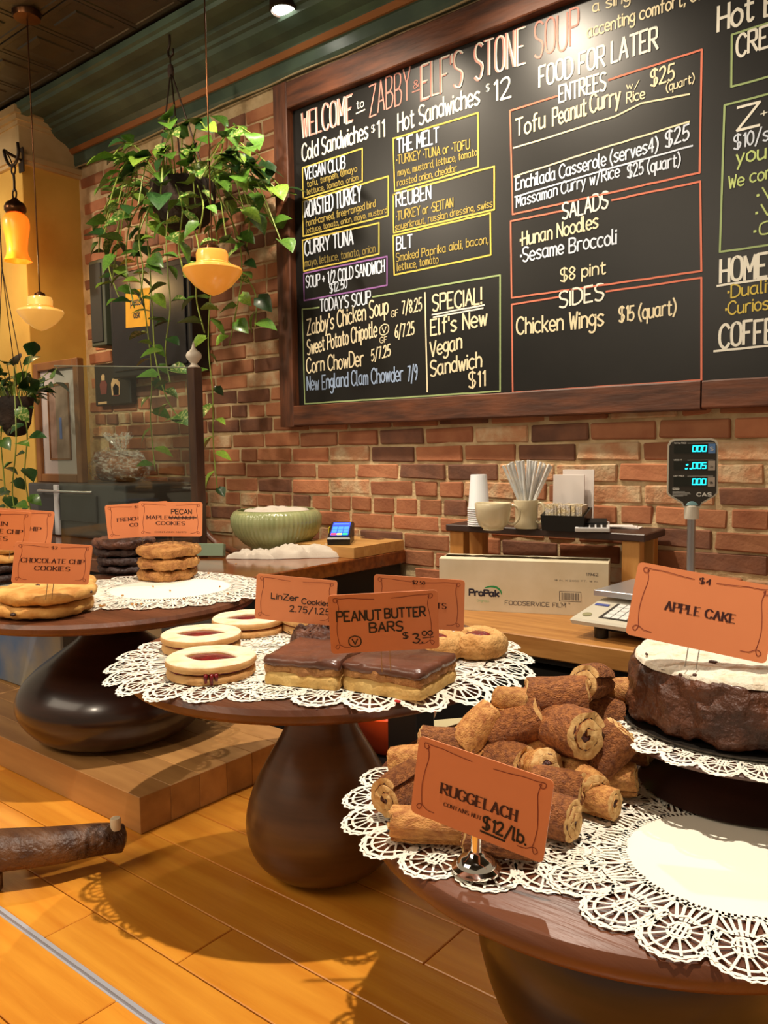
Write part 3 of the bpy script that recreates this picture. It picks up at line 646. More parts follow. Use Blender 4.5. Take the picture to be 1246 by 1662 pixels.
drop_cookie('nut_cluster', M_brownie, .030, .024, 31.3, 'dark chocolate nut cookie behind the left chocolate topped bar', A3(518, 1052, 1.0825), None, amp=.005, sc=95)
# thumbprint cookies
M_thumb = mat('pale_thumbprint', (214, 168, 104), .85, c2=(192, 138, 74), scale=50, bump=1.2, bscale=160)
for k, (px, py, r, s, lb) in enumerate(((776, 1062, .031, 41.1, 'round nut butter thumbprint cookie with red jam, rightmost on the middle stand'),
                              (704, 1066, .031, 43.7, 'golden thumbprint cookie with a smooth top beside the rightmost one'),
                              (655, 1060, .030, 46.2, 'golden thumbprint cookie mostly hidden behind the peanut butter card'))):
    t = thing('thumbprint_cookie', lb, 'cookie', A3(px, py, 1.0825), 0, 'thumbprint cookies')
    g = MB().lathe([(r*.4, 0), (r*.8, 0), (r*.97, .004), (r, .011), (r*.96, .018), (r*.84, .0235), (r*.66, .0255), (r*.52, .0235), (r*.42, .019), (r*.2, .018), (.001, .018)], 56, wob=.05, seed=s)
    g.rough(.0026, 70, s); g.rough(.001, 220, s); g.build('dough', M_thumb, t, smooth=180)
    g = MB().lathe([(r*.46, .0205), (r*.42, .0222), (r*.25, .0232), (.001, .0235)], 24, wob=.1, seed=s); g.rough(.001, 160, s); g.build('jam', M_jam, t, smooth=180)
tag(MB().box((0, 0, .001), (.006, .003, .002), bev=.0007).build('candy_bit', mat('red_bit', (190, 30, 30), .4), loc=A3(645, 1140, 1.0825)), 'tiny red crumb at the foot of the right chocolate topped bar', 'crumb')

# rolled pastries
M_roll = mat('cinnamon_dough', (188, 118, 60), .7, c2=(130, 72, 34), scale=5, bump=1., bscale=14, lo=.35, hi=.65, rand=.12)
M_roll2 = mat('golden_dough', (220, 160, 88), .6, c2=(164, 98, 44), scale=4, bump=.9, bscale=14, lo=.35, hi=.7, rand=.1)
M_fill = mat('dark_filling', (96, 42, 30), .35, c2=(60, 26, 20), scale=5, bump=.5, bscale=14)
M_cut = mat('cut_dough', (222, 184, 122), .8, c2=(196, 146, 84), scale=4, bump=.3, bscale=12)
def roll_meshes(seed, turns=2.3, mm=M_roll):
    """unit roll: radius 1, length 2 along X"""
    n = 54
    def strip(o0, th, half, nm, mt, inner=.16, shrink=.0):
        g = MB(); rings = []
        for i in range(n+1):
            t = i/n; a = t*turns*2*PI+seed; rad = (1-th*.5-.02)*(1-t)+inner*t-o0
            x = half*(1-shrink*0)+.10*(t)                       # the core stands a little proud
            ca, sa = math.cos(a), math.sin(a); r0, r1 = max(rad-th/2, .01), rad+th/2
            if i < 2: r1 = rad+th*.2*(i+.2)
            rings.append([(-x, r1*ca, r1*sa), (-x*.98, (r1+.02)*ca, (r1+.02)*sa), (-x*.5, (r1+.055)*ca, (r1+.055)*sa), (0, (r1+.07)*ca, (r1+.07)*sa), (x*.5, (r1+.055)*ca, (r1+.055)*sa), (x*.98, (r1+.02)*ca, (r1+.02)*sa), (x, r1*ca, r1*sa), (x, r0*ca, r0*sa), (0, r0*ca, r0*sa), (-x, r0*ca, r0*sa)])
        g.loft(rings); g.rough(.10, 2.4, seed*3); g.rough(.05, 7, seed); g.rough(.025, 16, seed); return g
    d = strip(0, .27, 1., 'dough', mm); o = d.build('dough', [mm, M_cut], smooth=60)
    for p in o.data.polygons:
        if abs(p.normal.x) > .75: p.material_index = 1
    f = strip(.185, .16, .985, 'filling', M_fill, inner=.05); q = f.build('filling', M_fill, smooth=60)
    me = (o.data, q.data); bpy.data.objects.remove(o); bpy.data.objects.remove(q); return me
RM = [roll_meshes(k*1.9+.3, 2.2+.2*(k % 3), M_roll if k % 2 == 0 else M_roll2) for k in range(5)]
rolls = [  # px, py, z, yaw of the axis from the sight line, pitch, radius, half length, label
 (924, 1189, 1.086, 38, 8, .0215, .020, 'big rolled pastry with a wide swirl and jam at the middle of the heap'),
 (940, 1267, 1.056, 30, -4, .0175, .019, 'rolled pastry showing a dark swirl, low in the heap behind the RUGGELACH card'),
 (893, 1325, 1.052, 62, 2, .0165, .017, 'rolled pastry with a narrow swirl peeking out at the RUGGELACH card\'s right edge'),
 (834, 1137, 1.101, 60, 5, .0135, .015, 'small curled golden pastry at the top left of the heap'),
 (903, 1134, 1.103, 95, 3, .0185, .023, 'cinnamon dusted pastry lying on top of the heap'),
 (962, 1108, 1.112, -25, 12, .0165, .016, 'topmost rolled pastry with its pale swirl turned left'),
 (999, 1124, 1.098, 80, 5, .0155, .016, 'sugar dusted pastry touching the cake\'s left side'),
 (971, 1160, 1.084, 100, -12, .0165, .018, 'smooth golden pastry stub right of the big swirl'),
 (776, 1183, 1.080, 115, 40, .0175, .019, 'rough golden pastry on the heap\'s left shoulder'),
 (842, 1180, 1.082, 82, 28, .0190, .022, 'upright golden pastry between the left shoulder and the big swirl'),
 (822, 1234, 1.060, 48, 4, .0165, .019, 'rolled pastry whose swirl shows just above the RUGGELACH card\'s top edge'),
 (872, 1246, 1.060, 22, 25, .0165, .018, 'rolled pastry with flaky swirl leaning above the RUGGELACH card\'s right end'),
 (985, 1222, 1.070, 105, 50, .0185, .021, 'golden pastry standing tilted on the heap\'s right'),
 (998, 1262, 1.052, 85, 5, .0150, .015, 'pale golden pastry at the bottom right of the heap'),
 (1022, 1214, 1.052, 70, 0, .0145, .018, 'pastry lying behind the right ones near the small cake pedestal'),
 (655, 1280, 1.0545, -38, -3, .0175, .020, 'leftmost rolled pastry with a dark cut end'),
 (676, 1236, 1.0580, 80, 10, .0165, .020, 'golden pastry behind the leftmost one'),
 (724, 1212, 1.066, 95, -6, .0170, .021, 'sugar crusted pastry above the RUGGELACH card\'s top left corner'),
 (700, 1338, 1.0505, 84, 0, .0140, .026, 'long pastry lying flat under the RUGGELACH card\'s lower left edge'),
 (810, 1362, 1.0495, 88, 0, .0135, .022, 'pastry showing a sliver under the RUGGELACH card, right of the chrome holder'),
 (905, 1280, 1.0555, 75, 0, .0165, .018, 'cinnamon pastry between two swirls right of the RUGGELACH card'),
 (966, 1296, 1.0500, 60, 0, .0135, .015, 'crumbly pastry end lying at the heap\'s front right'),
 (1010, 1150, 1.080, 40, 10, .0150, .016, 'dark crusted pastry wedged against the cake plate'),
 (890, 1215, 1.068, 70, 0, .0165, .018, 'pastry tucked under the big swirl')]
for k, (px, py, z, ya, pi_, r, hl, lb) in enumerate(rolls):
    c = A3(px, py, z); sd = math.atan2(CAM.y-c.y, CAM.x-c.x)
    me = RM[k % 5]
    t = thing('rolled_pastry', lb, 'pastry', c, 0, 'rolled pastries heaped on the front stand')
    t.rotation_euler = Euler((k*1.3, -R(pi_), sd+R(ya)), 'XYZ')
    o = bpy.data.objects.new('dough', me[0]); COL.objects.link(o); o.parent = t; o.scale = (hl, r*.93, r*.93)
    o = bpy.data.objects.new('filling', me[1]); COL.objects.link(o); o.parent = t; o.scale = (hl, r*.93, r*.93)

# cake on its low pedestal
CK = (-.163, .655); ZC = 1.0865
t = thing('cake_pedestal', 'low dark wood pedestal plate carrying the sugared cake', 'cake stand', (-.160, .64, 1.0375))
MB().lathe([(.0, 0), (.070, 0), (.077, .0015), (.072, .005), (.056, .014), (.042, .024), (.036, .0335), (.0, .034)], 72).build('foot', M_ped, t, smooth=50)
MB().lathe([(.0, .0335), (.05, .0335), (.088, .0385), (.099, .042), (.100, .0445), (.097, .046), (.0, .046)], 90).build('plate', M_walnut, t, smooth=50)
doily('white paper doily under the sugared cake on its low pedestal', -.160, .64, 1.0838, .104, 22, .1, edge_droop(-.160, .64, .098, 1.), rin=.62)
tag(MB().lathe([(.0, 0), (.092, 0), (.0945, .0018), (.0945, .003), (.091, .0022), (.0, .0022)], 96).build('baking_tray', mat('dark_tin_base', (70, 64, 58), .35, .8), smooth=40, loc=(CK[0], CK[1], ZC-.0018)), 'round metal baking base under the sugared cake', 'baking tray')
M_cake = mat('cake_side', (104, 56, 27), .5, c2=(54, 25, 11), scale=34, bump=1.6, bscale=110, coat=.15, lo=.3, hi=.7)
M_ctop = mat('sugar_crust', (226, 216, 196), .9, c2=(206, 176, 132), scale=70, bump=1.4, bscale=110, lo=.55, hi=.8)
t = thing('cake', 'round brown cake with a thick powdered sugar top', 'cake', (CK[0], CK[1], ZC+.0016))
g = MB().lathe([(.05, 0), (.084, 0), (.0875, .003), (.089, .006), (.09, .009), (.0905, .012), (.0895, .016), (.0885, .020), (.0885, .024), (.088, .028), (.087, .031), (.086, .034), (.0855, .037), (.0855, .040), (.0845, .0425), (.083, .0445), (.078, .0462), (.04, .0462)], 160, wob=.02, seed=3.)
g.rough(.0042, 55, 2.); g.rough(.0026, 130, 5.); g.rough(.0012, 300, 7.); g.build('side_crust', M_cake, t, smooth=180)
k1, k2 = A3(1028, 1074, ZC+.051)-Vector((CK[0], CK[1], 0)), A3(1246, 1089, ZC+.051)-Vector((CK[0], CK[1], 0)); kd = (k2-k1); kl = math.hypot(kd.x, kd.y); kd = kd/kl
g = MB(); rings = []; n = 260
for j in range(80):
    s = j/79; rr_ = .0815*(1-s)+.001
    ring = []
    for i in range(n):
        a = 2*PI*i/n; k = 1+.022*noise.noise(Vector((math.cos(a)*2.5, math.sin(a)*2.5, 9)))+.012*noise.noise(Vector((math.cos(a)*9, math.sin(a)*9, 3)))*(1-s)
        x, y = rr_*k*math.cos(a), rr_*k*math.sin(a)
        z = .0462+.0042*min(1, s*5)**.5+.0013*noise.noise(Vector((x*70, y*70, 0)))+.0008*noise.noise(Vector((x*190, y*190, 0)))
        # the crack runs across, roughly side-on to the viewer
        u = (x-k1.x)*kd.x+(y-k1.y)*kd.y; v_ = -(x-k1.x)*kd.y+(y-k1.y)*kd.x; cl = .0035*noise.noise(Vector((u*30, 0, 7)))+.002*noise.noise(Vector((u*90, 0, 7)))
        z -= .006*math.exp(-((v_-cl)/.0015)**2)*(1 if s > .02 else 0)
        if j == 0: z = .044
        ring.append((x, y, z))
    rings.append(ring)
g.loft(rings, cap0=False); g.build('sugar_top', M_ctop, t, smooth=180)
g = MB(); rr = random.Random(2)
for px, py in ((1157, 1078), (1104, 1099), (1127, 1099), (1168, 1062), (1190, 1052), (1049, 1065)):
    c = A3(px, py, ZC+.0505)-Vector((CK[0], CK[1], ZC)); g.box((c.x, c.y, .0505), (.006 if px == 1157 else .003, .004 if px == 1157 else .002, .002), bev=.0006, rz=rr.uniform(0, 3))
o = g.build('crust_flecks', M_cake, t); o['kind'] = 'stuff'

# ================================================================== PRICE CARDS
M_card = mat('orange_card', (218, 134, 86), .42, c2=(210, 126, 80), scale=8)
M_ink = mat('brown_ink', (58, 18, 16), .5); M_marker = mat('black_marker', (22, 14, 14), .4); M_line = mat('scroll_ink', (120, 44, 30), .5)
M_wire = mat('steel_wire', (150, 140, 128), .3, 1.)
def card(label, loc, rot, texts, k=1., blank=False, wires=(-3.5, 3.5), wl=22, border=True):
    loc = CAM+(Vector(loc)-CAM)*k
    t = thing('price_card', label, 'price card', loc, 0, 'orange price cards'); t.rotation_euler = [R(a) for a in rot]
    W, H, rr = 44.5, 25.5, 3.2; out = []
    for cx, cz, a0 in ((W-rr, H-rr, 0), (-W+rr, H-rr, 90), (-W+rr, -H+rr, 180), (W-rr, -H+rr, 270)):
        for j in range(5): a = R(a0+j*22.5); out.append(((cx+rr*math.cos(a))*k/1000, (cz+rr*math.sin(a))*k/1000))
    Mx = Matrix.Rotation(PI/2, 4, 'X')
    MB().prism(out, -.0004, .0004, Mx).build('card_board', M_card, t)
    def to3(u, v, kk=0): return (u*k/1000, -.00062-kk*.6, v*k/1000)
    if border:
        g = MB()
        for s in (1, -1):
            top = [(-7, 20.5), (-16, 21), (-26, 22), (-34, 22), (-39.5, 22.5), (-40, 20), (-38, 18.8), (-36.4, 20.5), (-37.5, 21.5)]
            side = [(-37.5, 21), (-36, 14), (-37.6, 4), (-38.5, -6), (-37.6, -15), (-37, -18), (-38.5, -21.5), (-40.5, -20), (-39, -18), (-36.5, -18.2), (-33, -20.2), (-28, -20.5)]
            for q in (top, side):
                P_ = [(p.x*s, p.y) for p in catmull([(a, b, 0) for a, b in q], 3)]; ribbon(g, P_, .45, to3)
        o = g.build('scroll_border', M_line, t); o['kind'] = 'stuff'
    for (s, x0, x1, z, capm, style, wd) in texts:
        g = MB()
        if s == '=': ribbon(g, [(x0, z), (x1, capm)], wd, to3)
        else: text2(g, s, x0, z, x1-x0, capm, wd*(1.08 if style == 's' else 1.1), to3, style='serif' if style == 's' else 'hand', sm=3, jit=.02 if style == 'h' else 0, gap=2.4 if style == 's' else 1.9)
        g.build('lettering' if s != '=' else 'ink_stroke', M_ink if style == 's' else M_marker, t)
    for wx in wires:
        MB().tube([(wx*k/1000, .0008, .004), (wx*k/1000, .0008, -H*k/1000), (wx*k/1000, .0008, (-H-wl)*k/1000)], .00042, 6).build('wire', M_wire, t)
    return t
card('big orange card reading APPLE CAKE stuck into the cake', (-.1646, .5444, 1.1891), (-16, 9.1, 19), [('APPLE CAKE', -22, 22, -3.5, 5.6, 's', 1.05), ('$4', -3.6, 3.6, 18.6, 3.6, 's', .7)], 1.085, wl=13)
rug = card('orange card reading RUGGELACH held by a chrome stand', (-.25, .4013, 1.0887), (-1.4, 7.3, 7.5), [('RUGGELACH', -25, 25, -6.0, 6.4, 's', 1.2), ('CONTAINS NUTS', -22, 6, -13.5, 2.4, 's', .35), ('$12/lb.', 5, 33, -18, 7.5, 'h', 1.25), ('=', 4, 20, -20.2, -20.8, 'h', 1.3)], 1., wires=())
card('orange card hand lettered PEANUT BUTTER BARS above the chocolate topped bars', (-.4009, .4993, 1.1601), (10, -2.1, 39.2), [('PEANUT', -38, -2, 2.5, 8.5, 'h', 1.25), ('BUTTER', 1, 34, 3.5, 8, 'h', 1.25), ('BARS', -12, 15, -8, 8, 'h', 1.25), ('@', -29, -20, -19.5, 8.2, 'h', .9), ('$', 15, 19, -15, 5, 'h', .9), ('3.', 23, 31, -19.5, 8, 'h', 1.1), ('00', 31, 39, -13.5, 4, 'h', .8), ('=', 31, 40, -15.6, -15.0, 'h', .7)], .985, wl=19)
card('orange card priced $2.50 behind the peanut butter card', (-.4514, .6161, 1.1519), (6, 2.4, 25.7), [('$2.50', -6, 6, 18.5, 3.4, 's', .65), ('THUMBPRINTS', -27, 27, -4, 5.2, 's', .95)], 1.)
lc = card('orange card hand lettered Linzer Cookies on a black pebble holder', (-.6135, .6108, 1.138), (4.8, 5.4, 34.7), [('LinZer', -27, 3, -1, 6.5, 'h', .95), ('Cookies', 7, 38, -3.5, 5.8, 'h', .9), ('2.75/1.25', -6, 38, -13.5, 6.5, 'h', .95)], 1., wires=())
card('orange card reading CHOCOLATE CHIP COOKIES with $2 above', (-.9227, .5026, 1.1664), (8, 7, 70), [('$2', -3.4, 3.4, 18.6, 3.2, 's', .6), ('CHOCOLATE CHIP', -36, 36, 1, 5.2, 's', .95), ('COOKIES', -20, 20, -8.5, 5.2, 's', .95)], 1., wl=20)
card('orange card reading MAPLE COOKIES with PECAN hand written over a crossed out word', (-.9561, .7025, 1.2045), (8, 2.4, 52), [('MAPLE', -33, -4, 0, 5, 's', .95), ('WALNUT', -2, 34, 0, 4.6, 's', .9), ('=', -3, 36, 2.2, 2.6, 'h', 1.5), ('PECAN', 1, 29, 8, 6.8, 'h', 1.0), ('COOKIES', -20, 20, -8.5, 5, 's', .95), ('CONTAINS NUTS', -22, 22, -20, 2.0, 's', .35)], 1.13, wl=18)
card('orange card reading FRENCH and COOKIES half hidden behind the maple card', (-1.0115, .6858, 1.202), (8, -2.7, 51.4), [('FRENCH TOAST', -29, 30, 0, 5, 's', .95), ('COOKIES', -12, 24, -9, 5, 's', .95), ('$2', -3, 4, 18.6, 3, 's', .6)], 1.15, wl=20)
card('orange card ending in KIN and CHIP at the photo\'s left edge, front of two', (-.9795, .4556, 1.2095), (14, 7, 71), [('$1.98', -4, 9, 18.2, 3.2, 's', .6), ('PUMPKIN', -24, 18, 6, 5, 's', .95), ('CHOCOLATE CHIP', -36, 36, -3.5, 5, 's', .95), ('COOKIES', -20, 20, -13, 5, 's', .95)], 1.12, wl=16)
card('plain orange card behind the one ending in CHIP, at the left edge', (-1.006, .500, 1.206), (12, 7, 69.5), [('CHIP', 10, 30, -2, 5, 's', .95)], 1.14, wl=16)

# chrome clip stand of the big sign
M_chrome = mat('chrome', (232, 230, 226), .07, 1.)
hb = A3(773, 1412, 1.0375); t = thing('card_holder', 'chrome card holder with a round base in front of the rolled pastries', 'card holder', hb)
MB().lathe([(0, 0), (.0145, 0), (.0155, .001), (.0155, .0025), (.0125, .0040), (.0118, .0062), (.0095, .0085), (.0062, .0100), (.0052, .0118), (.0036, .0128), (.0034, .0250), (.0048, .0262), (.0048, .0285), (.0, .0290)], 48).build('base', M_chrome, t, smooth=40)
d = (Vector((-.25, .4013, 0))-Vector((hb.x, hb.y, 0))); rt = Vector((math.cos(R(7.5)), math.sin(R(7.5)), 0)); nr = Vector((-rt.y, rt.x, 0))
for s in (-1, 1):
    q = []
    for (a, h, b) in ((0, .0275, 0), (.004, .0275, 0), (.0075, .0285, 0), (.0085, .033, 0), (.0085, .040, .0), (.0080, .0405, .001), (.0080, .040, .002)): q.append(rt*a*s+nr*(b-.0008)+Vector((0, 0, h)))
    MB().tube(q, .0019, 8, flat=.8).build('clip_arm', M_chrome, t, smooth=60)
    MB().tube([rt*.0*s+Vector((0, 0, .028)), rt*.0035*s+Vector((0, 0, .031)), rt*.0028*s+Vector((0, 0, .0345)), rt*.0012*s+Vector((0, 0, .033))], .0012, 7).build('inner_curl', M_chrome, t, smooth=60)
# pebble holder
pb_ = A3(482, 1028, 1.0828); t = thing('pebble_holder', 'glossy black pebble with a steel wire loop holding the handwritten cookie card', 'card holder', pb_)
g = MB().lathe([(0, 0), (.0085, .0002), (.0112, .003), (.0105, .0058), (.007, .0078), (0, .0083)], 28, wob=.08); g.build('pebble', mat('black_pebble', (18, 18, 20), .08, coat=.6), t, smooth=180)
q = [(0, 0, .0075), (-.004, 0, .014)]+[(.0078*math.cos(R(215-a)), 0, .021+.0078*math.sin(R(215-a))) for a in range(0, 420, 30)]
MB().tube(catmull(q, 2), .0006, 6, M=Matrix.Rotation(R(35), 4, 'Z')).build('wire_loop', M_wire, t, smooth=60)
MB().tube([(.002, .004, .007), (.006, .012, .016), (.004, .017, .038)], .0006, 6).build('wire_stem', M_wire, t)

# ================================================================== ON THE WALL SHELF
M_leg = mat('pine_leg', (206, 150, 80), .5, c2=(184, 126, 60), scale=6, stretch=(6, 6, 1))
M_shelf = mat('dark_shelf', (66, 46, 40), .4, c2=(52, 36, 32), scale=8)
ZR = 1.052; ZC_ = .82
t = thing('riser_shelf', 'small dark topped riser shelf with pine legs against the brick wall', 'shelf', (-1.155, 2.285, ZC_), R(2.5))
MB().box((0, 0, ZR-ZC_-.011), (.66, .19, .022), bev=.003).build('shelf_board', M_shelf, t)
for x in (-.295, .285):
    for y in (-.062, .066): MB().box((x, y, (ZR-ZC_-.022)/2), (.052, .042, ZR-ZC_-.0225), bev=.002).build('leg', M_leg, t)
ZR += .0006
def RZ(px, py): return at(px, py, 'z', ZR)
M_cup = mat('white_plastic', (236, 238, 244), .35, sss=.1); M_cer = mat('cream_ceramic', (226, 214, 180), .22, coat=.4)
c = RZ(777, 853)
for k in range(9):
    z0 = .0068*k; o = MB().lathe([(.034, 0), (.0362, 0), (.037, .0015), (.0362, .003), (.0338, .006), (.0262, .108), (.0250, .110), (.0, .110), (.0, .1085), (.0245, .1085), (.0322, .006)], 32, cap=False).build('plastic_cup', M_cup, smooth=50, loc=(c.x, c.y, ZR+z0))
    tag(o, ('lowest' if k == 0 else 'uppermost, tall showing' if k == 8 else ('second', 'third', 'fourth', 'fifth', 'sixth', 'seventh', 'eighth')[k-1])+' white plastic cup of the upturned stack on the riser shelf', 'cup', 'stack of white cups')
def mug(label, loc, r, h, flare, rz, round_=True):
    t = thing('mug', label, 'mug', loc, rz)
    pr_ = [(.0, 0), (r*.55, 0), (r*.58, .002), (r*.56, .004), (r*.82, h*.2), (r*.95, h*.45), (r, h*.75), (r*1.02, h*.98), (r*1.0, h), (r*.93, h*.97), (r*.9, h*.6), (r*.75, h*.2), (0, .01)] if round_ else \
          [(.0, 0), (r*.9, 0), (r*.94, h*.05), (r*.86, h*.3), (r*.88, h*.7), (r, h*.96), (r*.98, h), (r*.9, h*.97), (r*.8, h*.6), (0, .01)]
    MB().lathe(pr_, 40, cap=False).build('body', M_cer, t, smooth=60)
    q = catmull([(r*.86, 0, h*.85), (r*1.2, 0, h*.9), (r*1.45, 0, h*.72), (r*1.42, 0, h*.42), (r*1.15, 0, h*.22), (r*.82, 0, h*.26)], 4)
    MB().tube(q, .0062, 10, flat=.7).build('handle', M_cer, t, smooth=60); return t
c = RZ(800, 860); mug('round cream mug beside the cup stack on the riser shelf', c, .054, .083, 1, YAW-.25)
c2 = RZ(849, 858); c2 = c2+Vector((.0, .02, 0)); mug('narrow cream mug holding paper wrapped straws', c2, .040, .088, 1, YAW-.6, False)
M_straw = mat('straw_paper', (242, 242, 240), .8, c2=(224, 230, 234), scale=30)
rr = random.Random(12); L = .20
for k in range(26):
    a = -24+k*1.95+rr.uniform(-2, 2); tz = math.sin(k*2.4)*9
    tip = RZ(0, 0)
    rightv = Vector((math.cos(YAW), math.sin(YAW), 0)); fw = Vector((-math.sin(YAW), math.cos(YAW), 0))
    b0 = Vector((0, 0, .012))+rightv*(-.012*math.sin(R(a))*2)+fw*rr.uniform(-.012, .012)
    d = (rightv*math.sin(R(a))+fw*math.sin(R(tz))*.6+Vector((0, 0, math.cos(R(a))))).normalized()
    o = MB().tube([b0, b0+d*.05, b0+d*(L-rr.uniform(0, .03)-.004), b0+d*(L-rr.uniform(0, .004))], [.0046, .0048, .0050, .0054], 7, flat=.75).build('wrapped_straw', M_straw, smooth=60, loc=c2)
    tag(o, 'white paper wrapped straw standing in the narrow cream mug', 'straw', 'straws in the mug')
c = RZ(898, 862)+Vector((.015, .055, 0)); M_blk = mat('black_plastic', (24, 24, 22), .35); M_pkt = mat('sugar_packets', (224, 218, 212), .7, c2=(232, 214, 168), scale=70, bump=1., bscale=200)
t = thing('packet_caddy', 'black caddy filled with white sugar packets on the riser shelf', 'caddy', c, R(10))
g = MB()
g.loft([[(-.062, -.045, 0), (.062, -.045, 0), (.062, .045, 0), (-.062, .045, 0)], [(-.066, -.047, .046), (.066, -.047, .046), (.066, .048, .066), (-.066, .048, .066)], [(-.061, -.042, .046), (.061, -.042, .046), (.061, .043, .066), (-.061, .043, .066)], [(-.058, -.04, .03), (.058, -.04, .03), (.058, .04, .03), (-.058, .04, .03)]])
g.build('tray', M_blk, t); g = MB()
for k in range(22): g.box((-.052+k*.005, rr.uniform(-.003, .003), .052+rr.uniform(-.002, .003)), (.0042, .072, .048), rz=rr.uniform(-.03, .03))
o = g.build('packets', M_pkt, t); o['kind'] = 'stuff'
M_paper = mat('white_paper', (238, 230, 226), .8)
for k, (px, py, w_, h_, dy, lb) in enumerate(((902, 858, .098, .162, .085, 'front white paper bag standing behind the packet caddy'), (914, 858, .098, .178, .10, 'taller white paper bag standing at the back, right of the other'))):
    c = RZ(px, py)+Vector((0, dy, 0)); g = MB().box((0, 0, h_/2), (w_, .006, h_), bev=.001); g.rough(.0012, 22, k)
    o = g.build('paper_bag', M_paper, loc=c); o.rotation_euler = (R(-3), 0, R(14)); tag(o, lb, 'paper bag')
c = RZ(961, 862); t = thing('calculator', 'silver and black calculator lying on the riser shelf', 'calculator', c, R(24)); t.rotation_euler = (R(13), 0, R(24)); t.location.z += .007
MB().box((0, 0, .007), (.098, .068, .012), bev=.003, seg=2).build('body', mat('pale_grey_plastic', (214, 214, 216), .4), t)
MB().box((0, .017, .0155), (.084, .026, .006), M=Matrix.Rotation(R(14), 4, 'X'), bev=.001).build('display', M_blk, t)
for i in range(5):
    for j in range(2): MB().box((-.034+i*.017, -.008-j*.014, .0142), (.012, .009, .003), bev=.001).build('key', M_blk, t)
for k in range(3):
    c = RZ(1012-k*6, 857); o = MB().box((0, 0, .0012+.0022*k), (.10, .062, .002), bev=.0004).build('paper_slip', M_paper, loc=c+Vector((-.004, .012, 0))); o.rotation_euler = (0, 0, R(12+8*k)); tag(o, ('lowest', 'middle', 'top')[k]+' white paper slip at the riser shelf\'s right end', 'paper', 'paper slips')

# long carton
M_carton = mat('pale_carton', (226, 216, 190), .7, c2=(214, 202, 172), scale=10); M_dk = mat('carton_inside', (120, 98, 70), .8)
a = Vector((-1.354, 1.955, ZC_+.0004)); ang = math.atan2(2.092-1.955, -.985+1.354)
t = thing('film_carton', 'long pale carton printed FOODSERVICE FILM standing under the riser shelf', 'box', a, ang)
Lb, Db, Hb = .49, .125, .152
g = MB(); th = .003
g.box((Lb/2, th/2, Hb/2), (Lb, th, Hb)); g.box((Lb/2, Db-th/2, Hb/2), (Lb, th, Hb)); g.box((th/2, Db/2, Hb/2), (th, Db-2*th, Hb)); g.box((Lb-th/2, Db/2, Hb/2), (th, Db-2*th, Hb)); g.box((Lb/2, Db/2, th/2), (Lb-2*th, Db-2*th, th))
g.build('carton', M_carton, t)
g = MB(); n = 40; P1 = []; P2 = []
for i in range(n+1): x = Lb*i/n; P1.append((x, 0, Hb)); P2.append((x, .028+.010*noise.noise(Vector((i*.45, 3, 0)))+.004*noise.noise(Vector((i*2., 3, 0))), Hb+.004))
g.loft([P1, P2], closed=False); P3 = [(x, y, z-.001) for x, y, z in P2]; g.loft([P2, P3], closed=False); g.build('torn_flap', M_carton, t)
g = MB(); P2 = [(Lb*i/n, Db-.045+.012*noise.noise(Vector((i*.5, 8, 0))), Hb+.003) for i in range(n+1)]; P1 = [(Lb*i/n, Db, Hb) for i in range(n+1)]; g.loft([P2, P1], closed=False); g.build('rear_flap', M_carton, t)
MB().tube([(.02, Db/2, .06), (Lb-.02, Db/2, .06)], .05, 24).build('film_roll', mat('film_roll', (70, 52, 40), .4), t, smooth=60)
def bto3(u, v, k=0): return (u, -.0005-k, v)
M_navy = mat('navy_print', (34, 32, 52), .6); M_gprint = mat('green_print', (40, 150, 84), .6); M_gr = mat('grey_print', (96, 88, 84), .7); M_pg = mat('pale_green_print', (170, 196, 150), .7)
def btxt(s, x0, x1, z, cap, wd, m, slope=0.):
    g = MB(); text2(g, s, x0, z, x1-x0, cap, wd, bto3, sm=3, slope=slope); g.build('printing', m, t)
btxt('ProPak', .092, .180, .045, .0175, .0052, M_navy); btxt('Originals', .115, .150, .027, .0065, .0011, M_pg)
g = MB(); q = [(.138, .069), (.155, .0735), (.172, .072), (.184, .063), (.188, .052)]; q = [(p.x, p.y) for p in catmull([(x, y, 0) for x, y in q], 4)]
for (p0, p1), k in zip(zip(q, q[1:]), range(99)): ribbon(g, [p0, p1], .0015+.0045*math.sin(PI*min(1, (k+1)/len(q))), bto3)
g.build('printed_swoosh', M_gprint, t)
btxt('FOODSERVICE FILM', .198, .372, .022, .0115, .0019, M_gr); btxt('11962', .428, .462, .116, .0078, .0014, M_gr); btxt('18 IN. X 2000 FT. 18 IN.', .34, .462, .098, .004, .0007, M_gr)
g = MB()
for q in ([(.355, .040), (.415, .040), (.415, .068), (.355, .068), (.355, .040)],): ribbon(g, q, .0016, bto3)
o = g.build('barcode_frame', M_gr, t); g = MB(); x = .361
while x < .410: w_ = rr.choice((.0007, .0007, .0013, .0019)); ribbon(g, [(x, .044), (x, .064)], w_, bto3); x += w_+rr.choice((.0011, .0017))
o = g.build('barcode', M_gr, t); o['kind'] = 'stuff'; btxt('0 10 15', .358, .385, .032, .004, .0007, M_gr)

